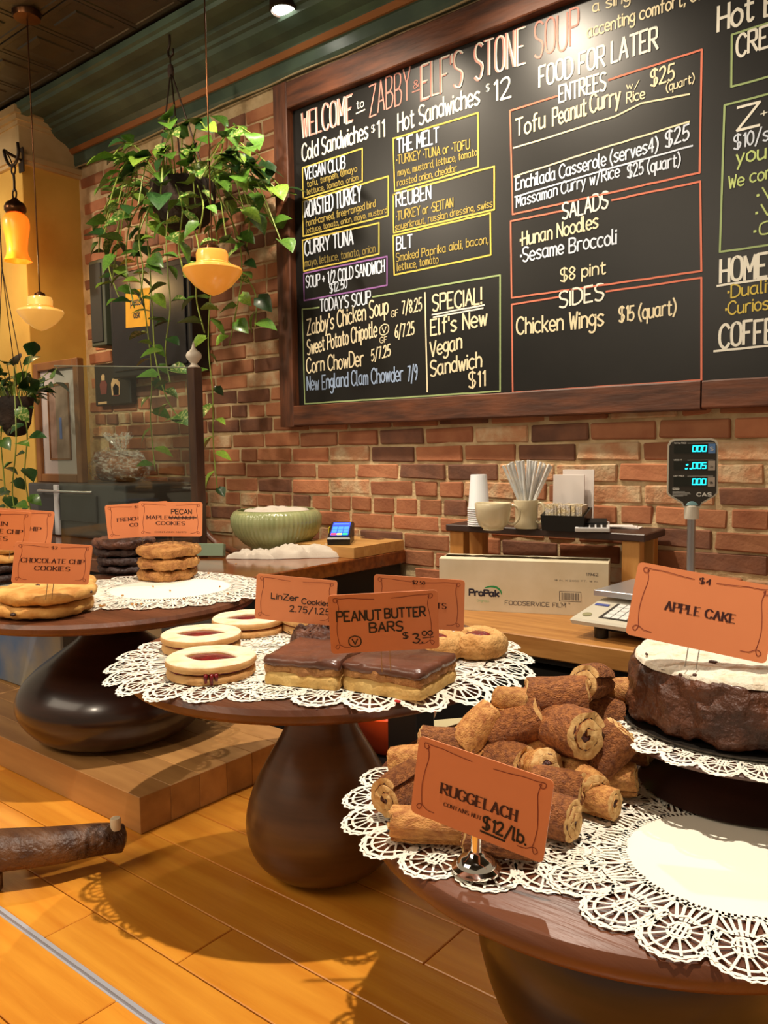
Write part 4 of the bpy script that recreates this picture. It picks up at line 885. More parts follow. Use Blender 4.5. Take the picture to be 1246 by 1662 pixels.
# shop scale
M_sc = mat('scale_grey', (206, 200, 182), .4); M_scd = mat('scale_underside', (52, 46, 40), .5); M_ss = mat('stainless', (214, 214, 218), .38, .8)
t = thing('shop_scale', 'pale grey weighing scale with key panel, steel platter and pole display', 'scale', (-.875, 1.852, ZC_+.0003), R(-4))
g = MB(); g.loft([[(.0, 0, .034), (.37, 0, .034), (.37, .34, .034), (.0, .34, .034)], [(-.004, -.004, .044), (.374, -.004, .044), (.374, .344, .044), (-.004, .344, .044)], [(.0, .0, .050), (.37, .0, .050), (.37, .34, .050), (.0, .34, .050)], [(.004, .145, .076), (.366, .145, .076), (.366, .336, .076), (.004, .336, .076)], [(.02, .165, .078), (.35, .165, .078), (.35, .32, .078), (.02, .32, .078)]])
g.build('body', M_sc, t)
MB().box((.2, .19, .024), (.30, .26, .02)).build('underside', M_scd, t)
for x, y in ((.06, .04), (.31, .04), (.06, .30), (.31, .30)): MB().lathe([(0, 0), (.017, 0), (.018, .004), (.018, .026), (.010, .030), (.010, .036), (0, .036)], 20, ax=(x, y)).build('foot', M_blk, t, smooth=40)
sl = Matrix.Translation((0, 0, .0507)) @ Matrix.Rotation(math.atan2(.026, .145), 4, 'X')
MB().box((.165, .072, .0006), (.205, .105, .001), M=sl).build('key_panel', M_scd, t)
g = MB(); M_key = mat('white_key', (232, 232, 228), .4)
for i in range(9):
    for j in range(4): MB().box((.082+i*.0212, .036+j*.0245, .0018), (.0190, .0215, .002), M=sl, bev=.0006).build('key', M_key, t)
MB().box((.030, .105, .0008), (.038, .013, .001), M=sl).build('blue_label', mat('blue_label', (70, 84, 160), .5), t)
MB().lathe([(.0, 0), (.012, 0), (.012, .001), (0, .001)], 20, M=sl @ Matrix.Translation((.026, .03, .0004))).build('round_label', mat('olive_label', (150, 146, 110), .5), t)
g = MB().box((.185, .245, .100), (.385, .235, .004), bev=.0015); g.box((.185, .1285, .094), (.385, .003, .014)); g.build('platter', M_ss, t)
MB().box((.19, .24, .086), (.16, .12, .018)).build('platter_support', M_scd, t)
pc = at(1122, 835, 'y', 2.13); lp = Vector((pc.x, 2.13, 0))-Vector((-.875, 1.852, 0)); lp = Matrix.Rotation(R(4), 3, 'Z') @ lp
MB().tube([(lp.x, lp.y, .06), (lp.x, lp.y, pc.z-ZC_+.01)], .0105, 20).build('pole', mat('satin_aluminium', (176, 176, 180), .35, .9), t, smooth=60)
MB().box((lp.x, lp.y-.02, .055), (.06, .05, .03), bev=.004).build('pole_bracket', M_sc, t)
MB().lathe([(.0, 0), (.0175, 0), (.019, .004), (.0185, .034), (.0165, .036), (.0, .036)], 24, M=Matrix.Translation((lp.x, lp.y, pc.z-ZC_-.012))).build('white_collar', mat('white_collar', (228, 222, 206), .5), t, smooth=40)
# display head, facing the viewer with a slight backward lean
hd = Matrix.Translation((lp.x, lp.y, pc.z-ZC_+.018)) @ Matrix.Rotation(R(YAW*0+24), 4, 'Z') @ Matrix.Rotation(R(-4), 4, 'X')
out = [(-.020, 0), (.020, 0), (.024, .010), (.056, .030), (.062, .038), (.061, .166), (.056, .176), (.046, .180), (-.046, .180), (-.056, .176), (-.061, .166), (-.062, .038), (-.056, .030), (-.024, .010)]
up = Matrix.Rotation(PI/2, 4, 'X')
MB().prism([(x, y) for x, y in out], .012, -.016, M=hd @ up).build('display_case', M_sc, t)
face = [(x*.94, .006+(y-.002)*.945) for x, y in out]
MB().prism(face, .012, .0135, M=hd @ up).build('display_face', mat('display_dark', (52, 48, 42), .3), t)
M_cy = mat('cyan_digits', (20, 200, 220), .4, emit=(30, 225, 245), estr=1.6); M_win = mat('display_window', (24, 28, 22), .2)
def face_to3(u, v, k=0): q = hd @ Vector((u, -.0146-k, v)); return tuple(q)
SEG = {'0': 'abcdef', '5': 'afgcd', '1': 'bc'}
def digit(g, ch, x, z, w_, h_):
    sg = {'a': ((0, 1), (1, 1)), 'b': ((1, 1), (1, .5)), 'c': ((1, .5), (1, 0)), 'd': ((0, 0), (1, 0)), 'e': ((0, 0), (0, .5)), 'f': ((0, .5), (0, 1)), 'g': ((0, .5), (1, .5))}
    for s in SEG[ch]:
        (a, b), (c_, d_) = sg[s]; sk = .12
        ribbon(g, [(x+(a+sk*b)*w_, z+b*h_), (x+(c_+sk*d_)*w_, z+d_*h_)], .0024, face_to3)
M_w = mat('white_print', (226, 226, 220), .6)
for j, (z, s, dots) in enumerate(((.142, '000', 0), (.098, '005', 1), (.056, '000', 0))):
    MB().box((-.004, -.0138, z+.011), (.084, .0006, .024), M=hd).build('display_window', M_win, t)
    g = MB()
    for k, ch in enumerate(s): digit(g, ch, .000+k*.0118, z+.004, .0085, .0145)
    ribbon(g, [(.0105, z+.004), (.0105, z+.0055)], .0018, face_to3)
    if dots:
        for x, zz in ((-.015, z+.013), (-.017, z+.003), (-.006, z+.003)): ribbon(g, [(x, zz), (x+.004, zz+.001)], .0035, face_to3)
    g.build('digits', M_cy, t)
    MB().box((.046, -.0138, z+.011), (.017, .0008, .025), M=hd).build('unit_label', mat('blue_unit', (96, 140, 200), .5) if j == 0 else mat('grey_unit', (176, 164, 152), .5), t)
    g = MB(); text2(g, ('TOTAL PRICE', 'WEIGHT', 'UNIT PRICE')[j], -.046, z+.0245, (.030, .020, .026)[j], .0032, .0007, face_to3); ribbon(g, [(-.012, z+.0255), (.05, z+.0255)], .0008, face_to3); g.build('printing', M_w, t)
    g = MB(); text2(g, ('$', 'lb', '$/lb')[j], .0425, z+.006, .007, .009 if j == 0 else .005, .0014 if j == 0 else .0008, lambda u, v, k=0: tuple(hd @ Vector((u, -.0150-k, v)))); g.build('printing', M_w if j == 0 else M_scd, t)
g = MB(); text2(g, 'CAS', .012, .030, .034, .0085, .0026, face_to3, gap=2.6); g.build('maker_lettering', M_w, t)
g = MB(); text2(g, 'S2000', -.048, .046, .016, .005, .0014, face_to3)
for k in range(5): ribbon(g, [(-.048, .041-k*.0028), (-.048+(.030, .042, .044, .036, .026)[k], .041-k*.0028)], .0009, face_to3)
o = g.build('fine_print', M_w, t); o['kind'] = 'stuff'
MB().lathe([(.016, 0), (.012, .006), (.006, .010), (.001, .011)], 20, M=hd @ Matrix.Translation((0, -.0125, .006)) @ Matrix.Diagonal((1, .25, 1, 1))).build('swivel_cap', mat('pale_teal', (120, 160, 166), .3), t, smooth=60)

# ================================================================== LEFT COUNTER
ZK = .9203
t = thing('wooden_riser', 'pale maple block carrying the card terminal on the dark counter', 'wooden block', (-1.963, 2.245, ZK))
for k in range(5): MB().box((0, -.116+k*.058, .0195), (.292, .0576, .039), bev=.0008).build('stave', M_maple, t)
ZM = ZK+.0395
p = at(553, 881, 'z', ZM); t = thing('card_terminal', 'black card payment terminal with a lit blue screen on the maple block', 'card terminal', p, R(36))
g = MB(); g.loft([[(-.040, -.075, 0), (.040, -.075, 0), (.042, .085, 0), (-.042, .085, 0)], [(-.042, -.078, .022), (.042, -.078, .022), (.044, .088, .062), (-.044, .088, .062)], [(-.039, -.072, .028), (.039, -.072, .028), (.041, .080, .071), (-.041, .080, .071)]])
g.build('body', M_blk, t); an = math.atan2(.043, .152); sm_ = Matrix.Translation((0, 0, .0503)) @ Matrix.Rotation(an, 4, 'X')
def scr(x, y, w_, d_, c, nm='screen_tile', h=.0012): MB().box((x, y, h), (w_, d_, .0008), M=sm_).build(nm, mat('screen_%d_%d_%d' % c, c, .3, emit=c, estr=.9), t)
scr(0, .004, .066, .128, (40, 70, 190), 'screen', .0006)
for i in range(3):
    for j in range(2): scr(-.021+i*.021, -.022+j*.032, .018, .028, (60, 130, 235))
for i, cc in enumerate(((235, 70, 90), (235, 225, 90), (40, 205, 120))): scr(-.021+i*.021, -.050, .018, .017, cc)
scr(-.0, .052, .058, .014, (70, 110, 225))
MB().box((-.0435, .02, .042), (.002, .05, .030), bev=.0005).build('yellow_sticker', mat('yellow_sticker', (235, 215, 40), .5), t)
o = MB().box((0, 0, .001), (.10, .032, .0016), bev=.0004).build('bank_card', mat('brown_card', (86, 50, 40), .4), loc=at(604, 874, 'z', ZM)); o.rotation_euler = (0, 0, R(-6)); tag(o, 'flat brown card lying on the maple block behind the terminal', 'card')
# bowl
M_gl = mat('celadon_glaze', (150, 160, 112), .25, c2=(172, 178, 128), scale=30, stretch=(1, 1, .2), coat=.5)
t = thing('ceramic_bowl', 'large ribbed pale green ceramic bowl on the dark counter', 'bowl', (-2.235, 2.13, ZK))
n = 240; rings = []
for r_, z in ((.0, .004), (.088, .004), (.090, .0), (.098, .0), (.098, .012), (.125, .03), (.158, .065), (.172, .10), (.173, .130), (.164, .150), (.150, .158), (.146, .156), (.155, .145), (.160, .12), (.145, .07), (.09, .03), (.001, .025)):
    rings.append([((r_+(.0022 if r_ > .12 and .02 < z < .14 else 0)*math.cos(i*PI*2/n*60))*math.cos(2*PI*i/n), (r_+(.0022 if r_ > .12 and .02 < z < .14 else 0)*math.cos(i*PI*2/n*60))*math.sin(2*PI*i/n), z) for i in range(n)])
MB().loft(rings, cap0=False, cap1=False).build('bowl_body', M_gl, t, smooth=60)
M_cloth = mat('white_cloth', (206, 196, 184), .9, bump=.4, bscale=160)
def cloth(name, label, loc, a, b, h, seed, rz):
    g = MB(); n, m = 34, 22; vs = []
    for j in range(m+1):
        for i in range(n+1):
            u, v = -1+2*i/n, -1+2*j/m; e = max(0, 1-(u*u)**2)*max(0, 1-(v*v)**2)
            wx = a*u*(1+.22*noise.noise(Vector((v*2, seed, 0)))); wy = b*v*(1+.25*noise.noise(Vector((u*2, seed, 4))))
            z = .001+h*e**.5*(.42+.45*math.sin(4.2*u+2.2*v+3*noise.noise(Vector((u*1.6+seed, v*1.6, 1))))**2+.35*abs(noise.noise(Vector((u*2.4+seed, v*3, 2)))))
            vs.append((wx, wy, z))
    top = [(j*(n+1)+i, j*(n+1)+i+1, (j+1)*(n+1)+i+1, (j+1)*(n+1)+i) for j in range(m) for i in range(n)]
    g.add(vs, top); o = g.build(name, M_cloth, smooth=180, loc=loc); o.rotation_euler = (0, 0, rz)
    return tag(o, label, 'cloth')
cloth('dish_cloth', 'crumpled white cloth on the dark counter, right and larger', at(490, 903, 'z', ZK), .125, .06, .045, 2., YAW+.1)
cloth('dish_cloth', 'small crumpled white cloth on the dark counter, left of the larger cloth', at(412, 905, 'z', ZK), .085, .045, .03, 6., YAW-.2)
cloth('napkin', 'white napkin gathered inside the green bowl', (-2.225, 2.12, ZK+.148), .12, .09, .02, 4., YAW)
q = catmull([at(322, 838, 'y', 1.93), at(338, 868, 'y', 1.93), at(360, 886, 'y', 1.94), at(386, 897, 'z', ZK+.016)], 5)
MB0 = MB().tube(q, [.013+.004*i/len(q) for i in range(len(q))], 12, flat=.7); tag(MB0.build('ladle_handle', M_walnut, smooth=60), 'curved dark wooden handle leaning on the counter by the green bowl', 'handle')
p = at(342, 905, 'z', ZK); t = thing('glass_block', 'small greenish glass photo block behind the oat cookies', 'photo block', p, R(30))
MB().box((0, 0, .024), (.10, .028, .046), bev=.002, M=Matrix.Rotation(R(-12), 4, 'X') @ Matrix.Translation((0, 0, .003))).build('glass', mat('green_glass', (130, 150, 126), .1, coat=.6), t)
# post and glass screen
M_post = mat('dark_post', (84, 58, 44), .4, c2=(62, 42, 36), scale=6, stretch=(5, 5, 1)); pp = at(315, 597, 'y', 1.9)
t = thing('screen_post', 'square dark wood post with a white turned finial, holding the glass screen', 'post', (pp.x, 1.9, ZK))
hp = pp.z-ZK; MB().box((0, 0, hp/2), (.042, .042, hp), bev=.003).build('shaft', M_post, t)
MB().lathe([(0, 0), (.021, 0), (.022, .004), (.014, .010), (.011, .016), (.017, .022), (.0275, .036), (.029, .045), (.025, .056), (.014, .064), (.008, .072), (.0055, .082), (.001, .098)], 28, M=Matrix.Translation((0, 0, hp))).build('finial', mat('white_finial', (222, 212, 196), .5), t, smooth=60)
g1 = at(155, 592, 'z', 1.62); dd = (Vector((g1.x, g1.y, 0))-Vector((pp.x, 1.9, 0))); gl = dd.length*1.35; ga = math.atan2(dd.y, dd.x)
t = thing('glass_screen', 'clear glass screen running left from the dark post', 'glass screen', (pp.x, 1.9, ZK), ga)
MB().box((gl/2+.02, 0, .348), (gl, .006, .69)).build('pane', glass('clear_glass', (236, 244, 238), .06), t)
MB().box((gl/2+.02, 0, .6945), (gl, .007, .003)).build('polished_edge', mat('glass_edge', (150, 158, 140), .2), t)
# cabinet, reflected framed picture, bag behind the screen
M_app = mat('appliance_grey', (84, 82, 84), .4, c2=(70, 70, 74), scale=3)
t = thing('counter_cabinet', 'low dark grey appliance on the counter behind the glass screen', 'appliance', (-3.37, 2.13, ZK))
zt_ = 1.165-ZK
MB().box((0, 0, zt_/2), (.82, .36, zt_), bev=.01, seg=2).build('housing', M_app, t)
MB().box((-.05, -.187, zt_*.55), (.5, .012, zt_*.5), bev=.003).build('front_door', mat('appliance_dark', (46, 46, 52), .3), t)
MB().tube([(-.27, -.192, zt_*.86), (-.25, -.215, zt_*.86), (.15, -.215, zt_*.86), (.17, -.192, zt_*.86)], .006, 8).build('door_handle', M_steel if 'M_steel' in globals() else M_ss, t, smooth=60)
xw = at(92, 850, 'y', 1.93); MB().box((xw.x+3.37, xw.y-2.13+.006, zt_*.5), (.036, .012, zt_*.95), bev=.002).build('white_strip', M_cup, t)
ZA = 1.1655
M_fr = mat('picture_frame_wood', (150, 96, 44), .4, c2=(124, 74, 32), scale=6); M_matb = mat('mat_board', (196, 182, 178), .6)
t = thing('framed_picture_reflection', 'reflection of a tall wood framed picture with pale mat, built solid before the yellow pier', 'picture', (-3.585, 2.02, ZA))
fw_, fh = .40, .575  # mirror image in the window glass, given a solid frame
for x, z, sx, sz in ((-fw_/2+.02, fh/2, .04, fh), (fw_/2-.02, fh/2, .04, fh), (0, .02, fw_-.08, .04), (0, fh-.02, fw_-.08, .04)): MB().box((x, 0, z), (sx, .035, sz), bev=.004).build('frame_rail', M_fr, t)
MB().box((0, .004, fh/2), (fw_-.07, .008, fh-.07)).build('mat', M_matb, t)
for x, z, sx, sz in ((-.09, fh/2, .008, .36), (.09, fh/2, .008, .36), (0, fh/2-.176, .18, .008), (0, fh/2+.176, .18, .008)): MB().box((x, -.002, z), (sx, .008, sz)).build('inner_line', M_fr, t)
MB().box((0, -.0005, fh/2), (.172, .004, .344)).build('print', mat('faded_print', (132, 100, 80), .5, c2=(170, 140, 124), scale=9, detail=6), t)
M_fb = mat('print_blue', (92, 116, 190), .5); MB().box((.012, -.003, fh/2-.03), (.022, .002, .10), bev=.0008).build('print_figure', M_fb, t)
# bread bag
M_bread = mat('bread', (176, 112, 66), .7, c2=(140, 84, 48), scale=10, bump=.6, bscale=30)
bgp = at(192, 772, 'y', 2.16); t = thing('bread_bag', 'loaf in a crinkled clear plastic bag lying on the grey appliance', 'bread bag', (bgp.x, 2.17, ZA+.001))
g = MB(); 
g.lathe([(.001, -.16), (.035, -.152), (.055, -.12), (.06, -.05), (.062, .05), (.055, .12), (.035, .152), (.001, .16)], 20, M=Matrix.Translation((0, 0, .058)) @ Matrix.Rotation(R(90), 4, 'Y')); g.rough(.008, 12, 3); g.build('loaf', M_bread, t, smooth=180)
def film(name):
    m = bpy.data.materials.new(name); m.use_nodes = True; nt = m.node_tree; N = nt.nodes; N.clear(); o = N.new('ShaderNodeOutputMaterial'); tr = N.new('ShaderNodeBsdfTransparent'); gs = N.new('ShaderNodeBsdfPrincipled')
    gs.inputs['Base Color'].default_value = (.95, .92, .86, 1); gs.inputs['Roughness'].default_value = .12; mx = N.new('ShaderNodeMixShader'); nz = N.new('ShaderNodeTexNoise'); nz.inputs['Scale'].default_value = 14; cr = N.new('ShaderNodeValToRGB')
    cr.color_ramp.elements[0].position = .42; cr.color_ramp.elements[0].color = (.05, .05, .05, 1); cr.color_ramp.elements[1].position = .68; cr.color_ramp.elements[1].color = (.5, .5, .5, 1)
    nt.links.new(nz.outputs[0], cr.inputs[0]); nt.links.new(cr.outputs[0], mx.inputs[0]); nt.links.new(tr.outputs[0], mx.inputs[1]); nt.links.new(gs.outputs[0], mx.inputs[2]); nt.links.new(mx.outputs[0], o.inputs[0]); return m
M_film = film('crinkled_film')
b = bmesh.new(); bmesh.ops.create_icosphere(b, subdivisions=4, radius=1); b.verts.index_update()
g = MB().add([v.co[:] for v in b.verts], [tuple(v.index for v in f.verts) for f in b.faces], Matrix.Translation((0, 0, .076)) @ Matrix.Diagonal((.205, .09, .076, 1))); b.free(); g.rough(.03, 14, 2); g.rough(.012, 40, 2); g.v = [(x, y, max(z, .0005)) for x, y, z in g.v]
g.build('plastic_bag', M_film, t)
g = MB(); rings = []
for j in range(9):
    s = j/8; rings.append([(.03+(.012+.075*s**1.6)*math.cos(2*PI*i/40)*(1+.35*math.sin(i*2.3)*s)-.05*s, (.012+.035*s)*math.sin(2*PI*i/40)*(1+.3*math.cos(i*3.1)*s), .13+.095*s*(1+.12*math.sin(i*1.7))) for i in range(40)])
g.loft(rings, cap0=False, cap1=False); g.build('gathered_neck', M_film, t)

# things on the brick wall behind the plant
M_wb = mat('wall_panel_black', (26, 24, 24), .4)
def wallbox(name, label, cat, a, b_, y0, y1, m):
    A_ = at(*a, 'y', y0); B_ = at(*b_, 'y', y0); t = thing(name, label, cat, ((A_.x+B_.x)/2, y1, (A_.z+B_.z)/2))
    w_, h_ = B_.x-A_.x, A_.z-B_.z; MB().box((0, (y0-y1)/2, 0), (w_, y1-y0, h_), bev=.006).build('case', m, t); return t, w_, h_
t, w_, h_ = wallbox('wall_cabinet', 'black wall cabinet on the bricks behind the hanging plant', 'cabinet', (176, 448), (312, 600), 2.30, 2.409, M_wb)
MB().box((0, -.113, 0), (w_-.06, .01, h_-.06), bev=.003).build('door', mat('cabinet_door_dark', (36, 34, 36), .25), t)
na, nb_ = at(203, 474, 'y', 2.29), at(244, 527, 'y', 2.29)
t2 = thing('yellow_note', 'yellow paper notice taped on the black wall cabinet', 'notice', ((na.x+nb_.x)/2, 2.290, (na.z+nb_.z)/2)); t2.rotation_euler = (0, R(3), 0)
MB().box((0, 0, 0), (nb_.x-na.x, .0012, na.z-nb_.z)).build('sheet', mat('yellow_sheet', (240, 176, 40), .7), t2)
g = MB(); text2(g, 'please', -.055, .015, .10, .035, .006, lambda u, v, k=0: (u, -.001-k, v)); text2(g, 'ask', -.03, -.045, .05, .035, .006, lambda u, v, k=0: (u, -.001-k, v)); g.build('handwriting', M_marker, t2)
t, w_, h_ = wallbox('coat_reflection', 'tall grey green coat-like reflection left of the black cabinet, built as a box on the bricks', 'reflection', (143, 425), (172, 560), 2.28, 2.409, mat('grey_green', (74, 78, 60), .5))
MB().box((0, -.132, 0), (w_-.03, .008, h_-.04), bev=.002).build('front_inset', mat('inset_dark', (40, 40, 34), .7), t)  # reflection in the window glass given a solid box and front
t, w_, h_ = wallbox('figure_picture_reflection', 'reflection of a small dark picture of two people, built solid on the bricks above the bread bag', 'picture', (152, 592), (212, 655), 2.37, 2.409, M_wb)
M_r = mat('print_red', (120, 52, 46), .6); M_s = mat('print_skin', (214, 176, 130), .6)  # print of a mirrored picture, built as a solid one
def pf(sh, m, nm='printed_shape'):
    g = MB(); g.prism(sh, 0, .0015, M=Matrix.Translation((0, -.0395, 0)) @ Matrix.Rotation(PI/2, 4, 'X')); g.build(nm, m, t)
pf([(-.10, -.05), (-.05, -.05), (-.04, .0), (-.055, .02), (-.095, .02), (-.11, 0)], M_r); pf([(-.09, .022), (-.062, .022), (-.060, .045), (-.076, .056), (-.092, .045)], M_s)
pf([(.00, -.06), (.07, -.06), (.075, .0), (.05, .025), (.01, .025), (-.005, 0)], M_s); pf([(.02, .028), (.045, .028), (.05, .06), (.033, .07), (.018, .06)], M_s); pf([(.015, -.065), (.06, -.065), (.065, -.02), (.035, .0), (.01, -.02)], M_r)
pf([(-.13, -.10), (-.05, -.10), (-.05, -.088), (-.13, -.088)], M_s)

# ================================================================== LAMPS
M_iron = mat('dark_iron', (52, 38, 26), .4, .6); M_bronze = mat('bronze', (92, 58, 34), .3, .9)
def amber(name, c, es): return mat(name, c, .3, emit=c, estr=es)
bl = at(27, 385, 'y', 1.98); t = thing('bell_lamp', 'amber glass bell lamp hanging from an iron hook on the yellow pier', 'wall lamp', bl)
sc = .165/.16
prof_ = [(.030, .088), (.044, .084), (.056, .070), (.060, .050), (.057, .025), (.050, -.005), (.046, -.040), (.047, -.062), (.055, -.082), (.062, -.092)]
pr2 = [(p.x, p.y) for p in catmull([(a, b, 0) for a, b in prof_], 3)]
g = MB(); n = 56; rings = []
for r_, z in pr2+[(r_-.003, z) for r_, z in pr2[::-1]]: k = max(0, (-z-.06)/.03); rings.append([(r_*(1+.05*k*math.sin(7*2*PI*i/n))*math.cos(2*PI*i/n)*1.02, r_*(1+.05*k*math.sin(7*2*PI*i/n))*math.sin(2*PI*i/n)*1.02, z*1.24) for i in range(n)])
g.loft(rings, cap0=False, cap1=False)
mm = mat('amber_shade', (240, 130, 30), .3, emit=(250, 110, 20), estr=.75, c2=(250, 160, 60), scale=9, stretch=(3, 3, .4)); g.build('glass_shade', mm, t, smooth=60)
MB().lathe([(.001, -.04), (.026, -.034), (.036, .0), (.032, .03), (.016, .055), (.014, .07), (.001, .07)], 20).build('bulb', mat('bulb', (255, 220, 150), .5, emit=(255, 214, 140), estr=9), t, smooth=180)
MB().lathe([(.001, .185), (.012, .183), (.020, .172), (.040, .160), (.050, .142), (.050, .124), (.042, .112), (.001, .110)], 28).build('cap', M_bronze, t, smooth=50)
def link(z, r, ax): 
    q = [((r*math.cos(a) if ax else 0), (0 if ax else r*math.cos(a)), z+r*1.25*math.sin(a)) for a in [2*PI*i/14 for i in range(15)]]; MB().tube(q, .0042, 7).build('chain_link', M_iron, t, smooth=60)
link(.202, .018, 1); link(.315, .018, 1)
MB().tube([(0, 0, .215), (.003, 0, .26), (0, 0, .30)], .006, 8).build('rod', M_iron, t, smooth=60)
yb_ = 2.094-bl.y
MB().tube(catmull([(-.13, yb_, .42), (-.115, .04, .43), (-.08, 0, .425), (-.07, 0, .39), (-.04, 0, .35), (0, 0, .335), (.04, 0, .355), (.056, 0, .39), (.052, 0, .43)], 4), .0075, 8).build('hook_bracket', M_iron, t, smooth=60)
MB().tube(catmull([(-.075, 0, .418), (-.035, 0, .385), (-.005, 0, .338)], 4), .003, 6).build('lamp_wire', M_iron, t, smooth=60)
MB().box((-.13, yb_-.004, .42), (.05, .008, .12), bev=.003).build('wall_plate', M_iron, t)
lamp('bell_lamp_glow', 'POINT', (bl.x+.0, bl.y-.14, bl.z-.12), 3, .05, (1, .62, .25))
M_opal = mat('opal_amber', (238, 170, 80), .25, emit=(236, 140, 44), estr=.3, coat=.4); M_opal2 = mat('opal_pale', (244, 196, 110), .25, emit=(246, 170, 74), estr=.36, coat=.4)
def school(label, px, py, Y, wpx, m, zd_):  # lamps mirrored in the window glass, built as solid lamps
    c = at(px, py, 'y', Y); s = wpx/F*zd_/.097
    t = thing('pendant_lamp_reflection', label, 'lamp reflection', c, 0, 'schoolhouse lamp reflections')
    pf_ = [(.001, -.036), (.014, -.031), (.030, -.020), (.044, -.004), (.0485, .004), (.047, .008), (.036, .012), (.026, .0145), (.0255, .018), (.0262, .030), (.024, .036), (.012, .038), (.001, .038)]
    MB().lathe([(a*s, b*s) for a, b in pf_], 48).build('glass_shade', m, t, smooth=35)
    MB().lathe([(.0262*s, .0125*s), (.0275*s, .0135*s), (.0275*s, .0165*s), (.0262*s, .0175*s)], 40, cap=False).build('shade_ring', M_opal, t, smooth=60)
    MB().lathe([(.001, .0375*s), (.012*s, .0375*s), (.011*s, .044*s), (.004*s, .048*s), (.001, .048*s)], 24).build('fitter', M_bronze, t, smooth=40)
    MB().tube([(0, 0, .047*s), (0, 0, 3.035-c.z)], .0028, 8).build('stem', M_bronze, t)  # stem and canopy added to carry the mirrored shade
    MB().lathe([(.001, 3.01-c.z), (.05, 3.012-c.z), (.055, 3.03-c.z), (.055, 3.039-c.z), (.001, 3.039-c.z)], 24).build('canopy', M_bronze, t, smooth=40)
school('reflection of an amber schoolhouse pendant lamp, built as a solid lamp before the trailing plant', 345, 444, 1.9, 96, M_opal, 2.86)
school('reflection of a pale amber schoolhouse pendant lamp, built as a solid lamp before the yellow pier', 66, 510, 1.7, 72, M_opal2, 3.23)
# ceiling spot in view
cs = at(460, 14, 'z', 2.965); t = thing('ceiling_spot', 'bright white recessed spot lamp in the ceiling edge', 'spot lamp', (cs.x, cs.y-.0, 2.962))
MB().lathe([(.0, .036), (.052, .036), (.054, -.004), (.047, -.008), (.044, .004), (.0, .010)], 32).build('housing', M_iron, t, smooth=40)
MB().lathe([(.0, -.001), (.042, -.001), (.042, -.003), (.0, -.008)], 24).build('lens', mat('spot_lens', (255, 250, 240), .4, emit=(255, 248, 235), estr=18), t)

# ================================================================== PLANTS
M_lf = [mat('pothos_leaf', (96, 138, 48), .35, c2=(66, 106, 36), scale=14, coat=.3, rand=.3, sss=0), mat('pothos_leaf_dark', (48, 84, 38), .35, c2=(34, 64, 30), scale=14, coat=.3, rand=.2), mat('pothos_leaf_bright', (142, 172, 62), .35, c2=(104, 142, 48), scale=12, coat=.3, rand=.2), mat('pothos_leaf_variegated', (182, 186, 112), .35, c2=(78, 122, 44), scale=8, coat=.3, lo=.42, hi=.5)]
M_stem = mat('vine_stem', (138, 156, 66), .5); M_coir = mat('dark_wicker', (62, 44, 32), .8, c2=(36, 26, 20), scale=16, bump=2., bscale=40)
def leaf_mesh(fold, curl):
    xs = [(0, 0), (.10, .30), (.30, .46), (.55, .40), (.78, .22), (1.0, 0)]
    vs = []; 
    for x, w_ in xs: z = -curl*x*x*.5; vs += [(x, -w_, z+fold*w_), (x, 0, z), (x, w_, z+fold*w_)]
    vs[0] = (-.10, -.16, .02); vs[2] = (-.10, .16, .02)
    fs = []
    for k in range(5): a = k*3; fs += [(a, a+3, a+4, a+1), (a+1, a+4, a+5, a+2)]
    return MB().add(vs, fs)
LM = []
for mi_, m in enumerate(M_lf):
    for f_, c_ in ((.35, .5), (.15, .9), (.5, .2)):
        o = leaf_mesh(f_, c_).build('leaf', m, smooth=180); LM.append((mi_, o.data)); bpy.data.objects.remove(o)
def leaf(parent, org, p, d, size, rnd_, wts):
    mi_ = rnd_.choices(range(4), wts)[0]; me = rnd_.choice([m for i, m in LM if i == mi_])
    o = bpy.data.objects.new('leaf', me); COL.objects.link(o); o.parent = parent
    X = d.normalized(); up = Vector((rnd_.uniform(-.6, .6), rnd_.uniform(-.9, .0), 1)); Y = up.cross(X).normalized(); Z = X.cross(Y)
    M = Matrix((X, Y, Z)).transposed().to_4x4(); M.translation = Vector(p)-org; o.matrix_basis = M @ Matrix.Scale(size, 4); o['leafsize'] = size
    del o['leafsize']
def vine(parent, org, pts, rnd_, step, lsize, wts, rad=.0028, skip=0, side=None):
    q = catmull(pts, 6); MB().tube([p-org for p in q], rad, 5).build('vine', M_stem, parent, smooth=60)
    acc = 0; k = 0
    for a, b in zip(q, q[1:]):
        acc += (b-a).length
        if acc > step:
            acc = 0; k += 1
            if k <= skip: continue
            s = 1 if k % 2 else -1
            rightv = Vector((math.cos(YAW), math.sin(YAW), 0)); fw = Vector((-math.sin(YAW), math.cos(YAW), 0))
            d = rightv*s*rnd_.uniform(.5, 1)+fw*rnd_.uniform(-.7, .3)+Vector((0, 0, rnd_.uniform(-.8, .25)))
            leaf(parent, org, b+d.normalized()*.012, d, lsize*rnd_.uniform(.7, 1.25), rnd_, wts)
rp = random.Random(21)
bc = at(298, 322, 'y', 2.06)
t = thing('hanging_pothos', 'lush trailing green plant in a dark hanging basket before the brick wall', 'hanging plant', bc); PT = t; org = bc.copy()
g = MB().lathe([(.0, -.115), (.06, -.112), (.095, -.09), (.118, -.045), (.125, .01), (.128, .055), (.122, .058), (.115, .05), (.10, .045), (.0, .045)], 40); g.rough(.008, 30, 1); g.build('basket', M_coir, t, smooth=180)
hk = at(275, 62, 'y', 2.10); hz = 2.998
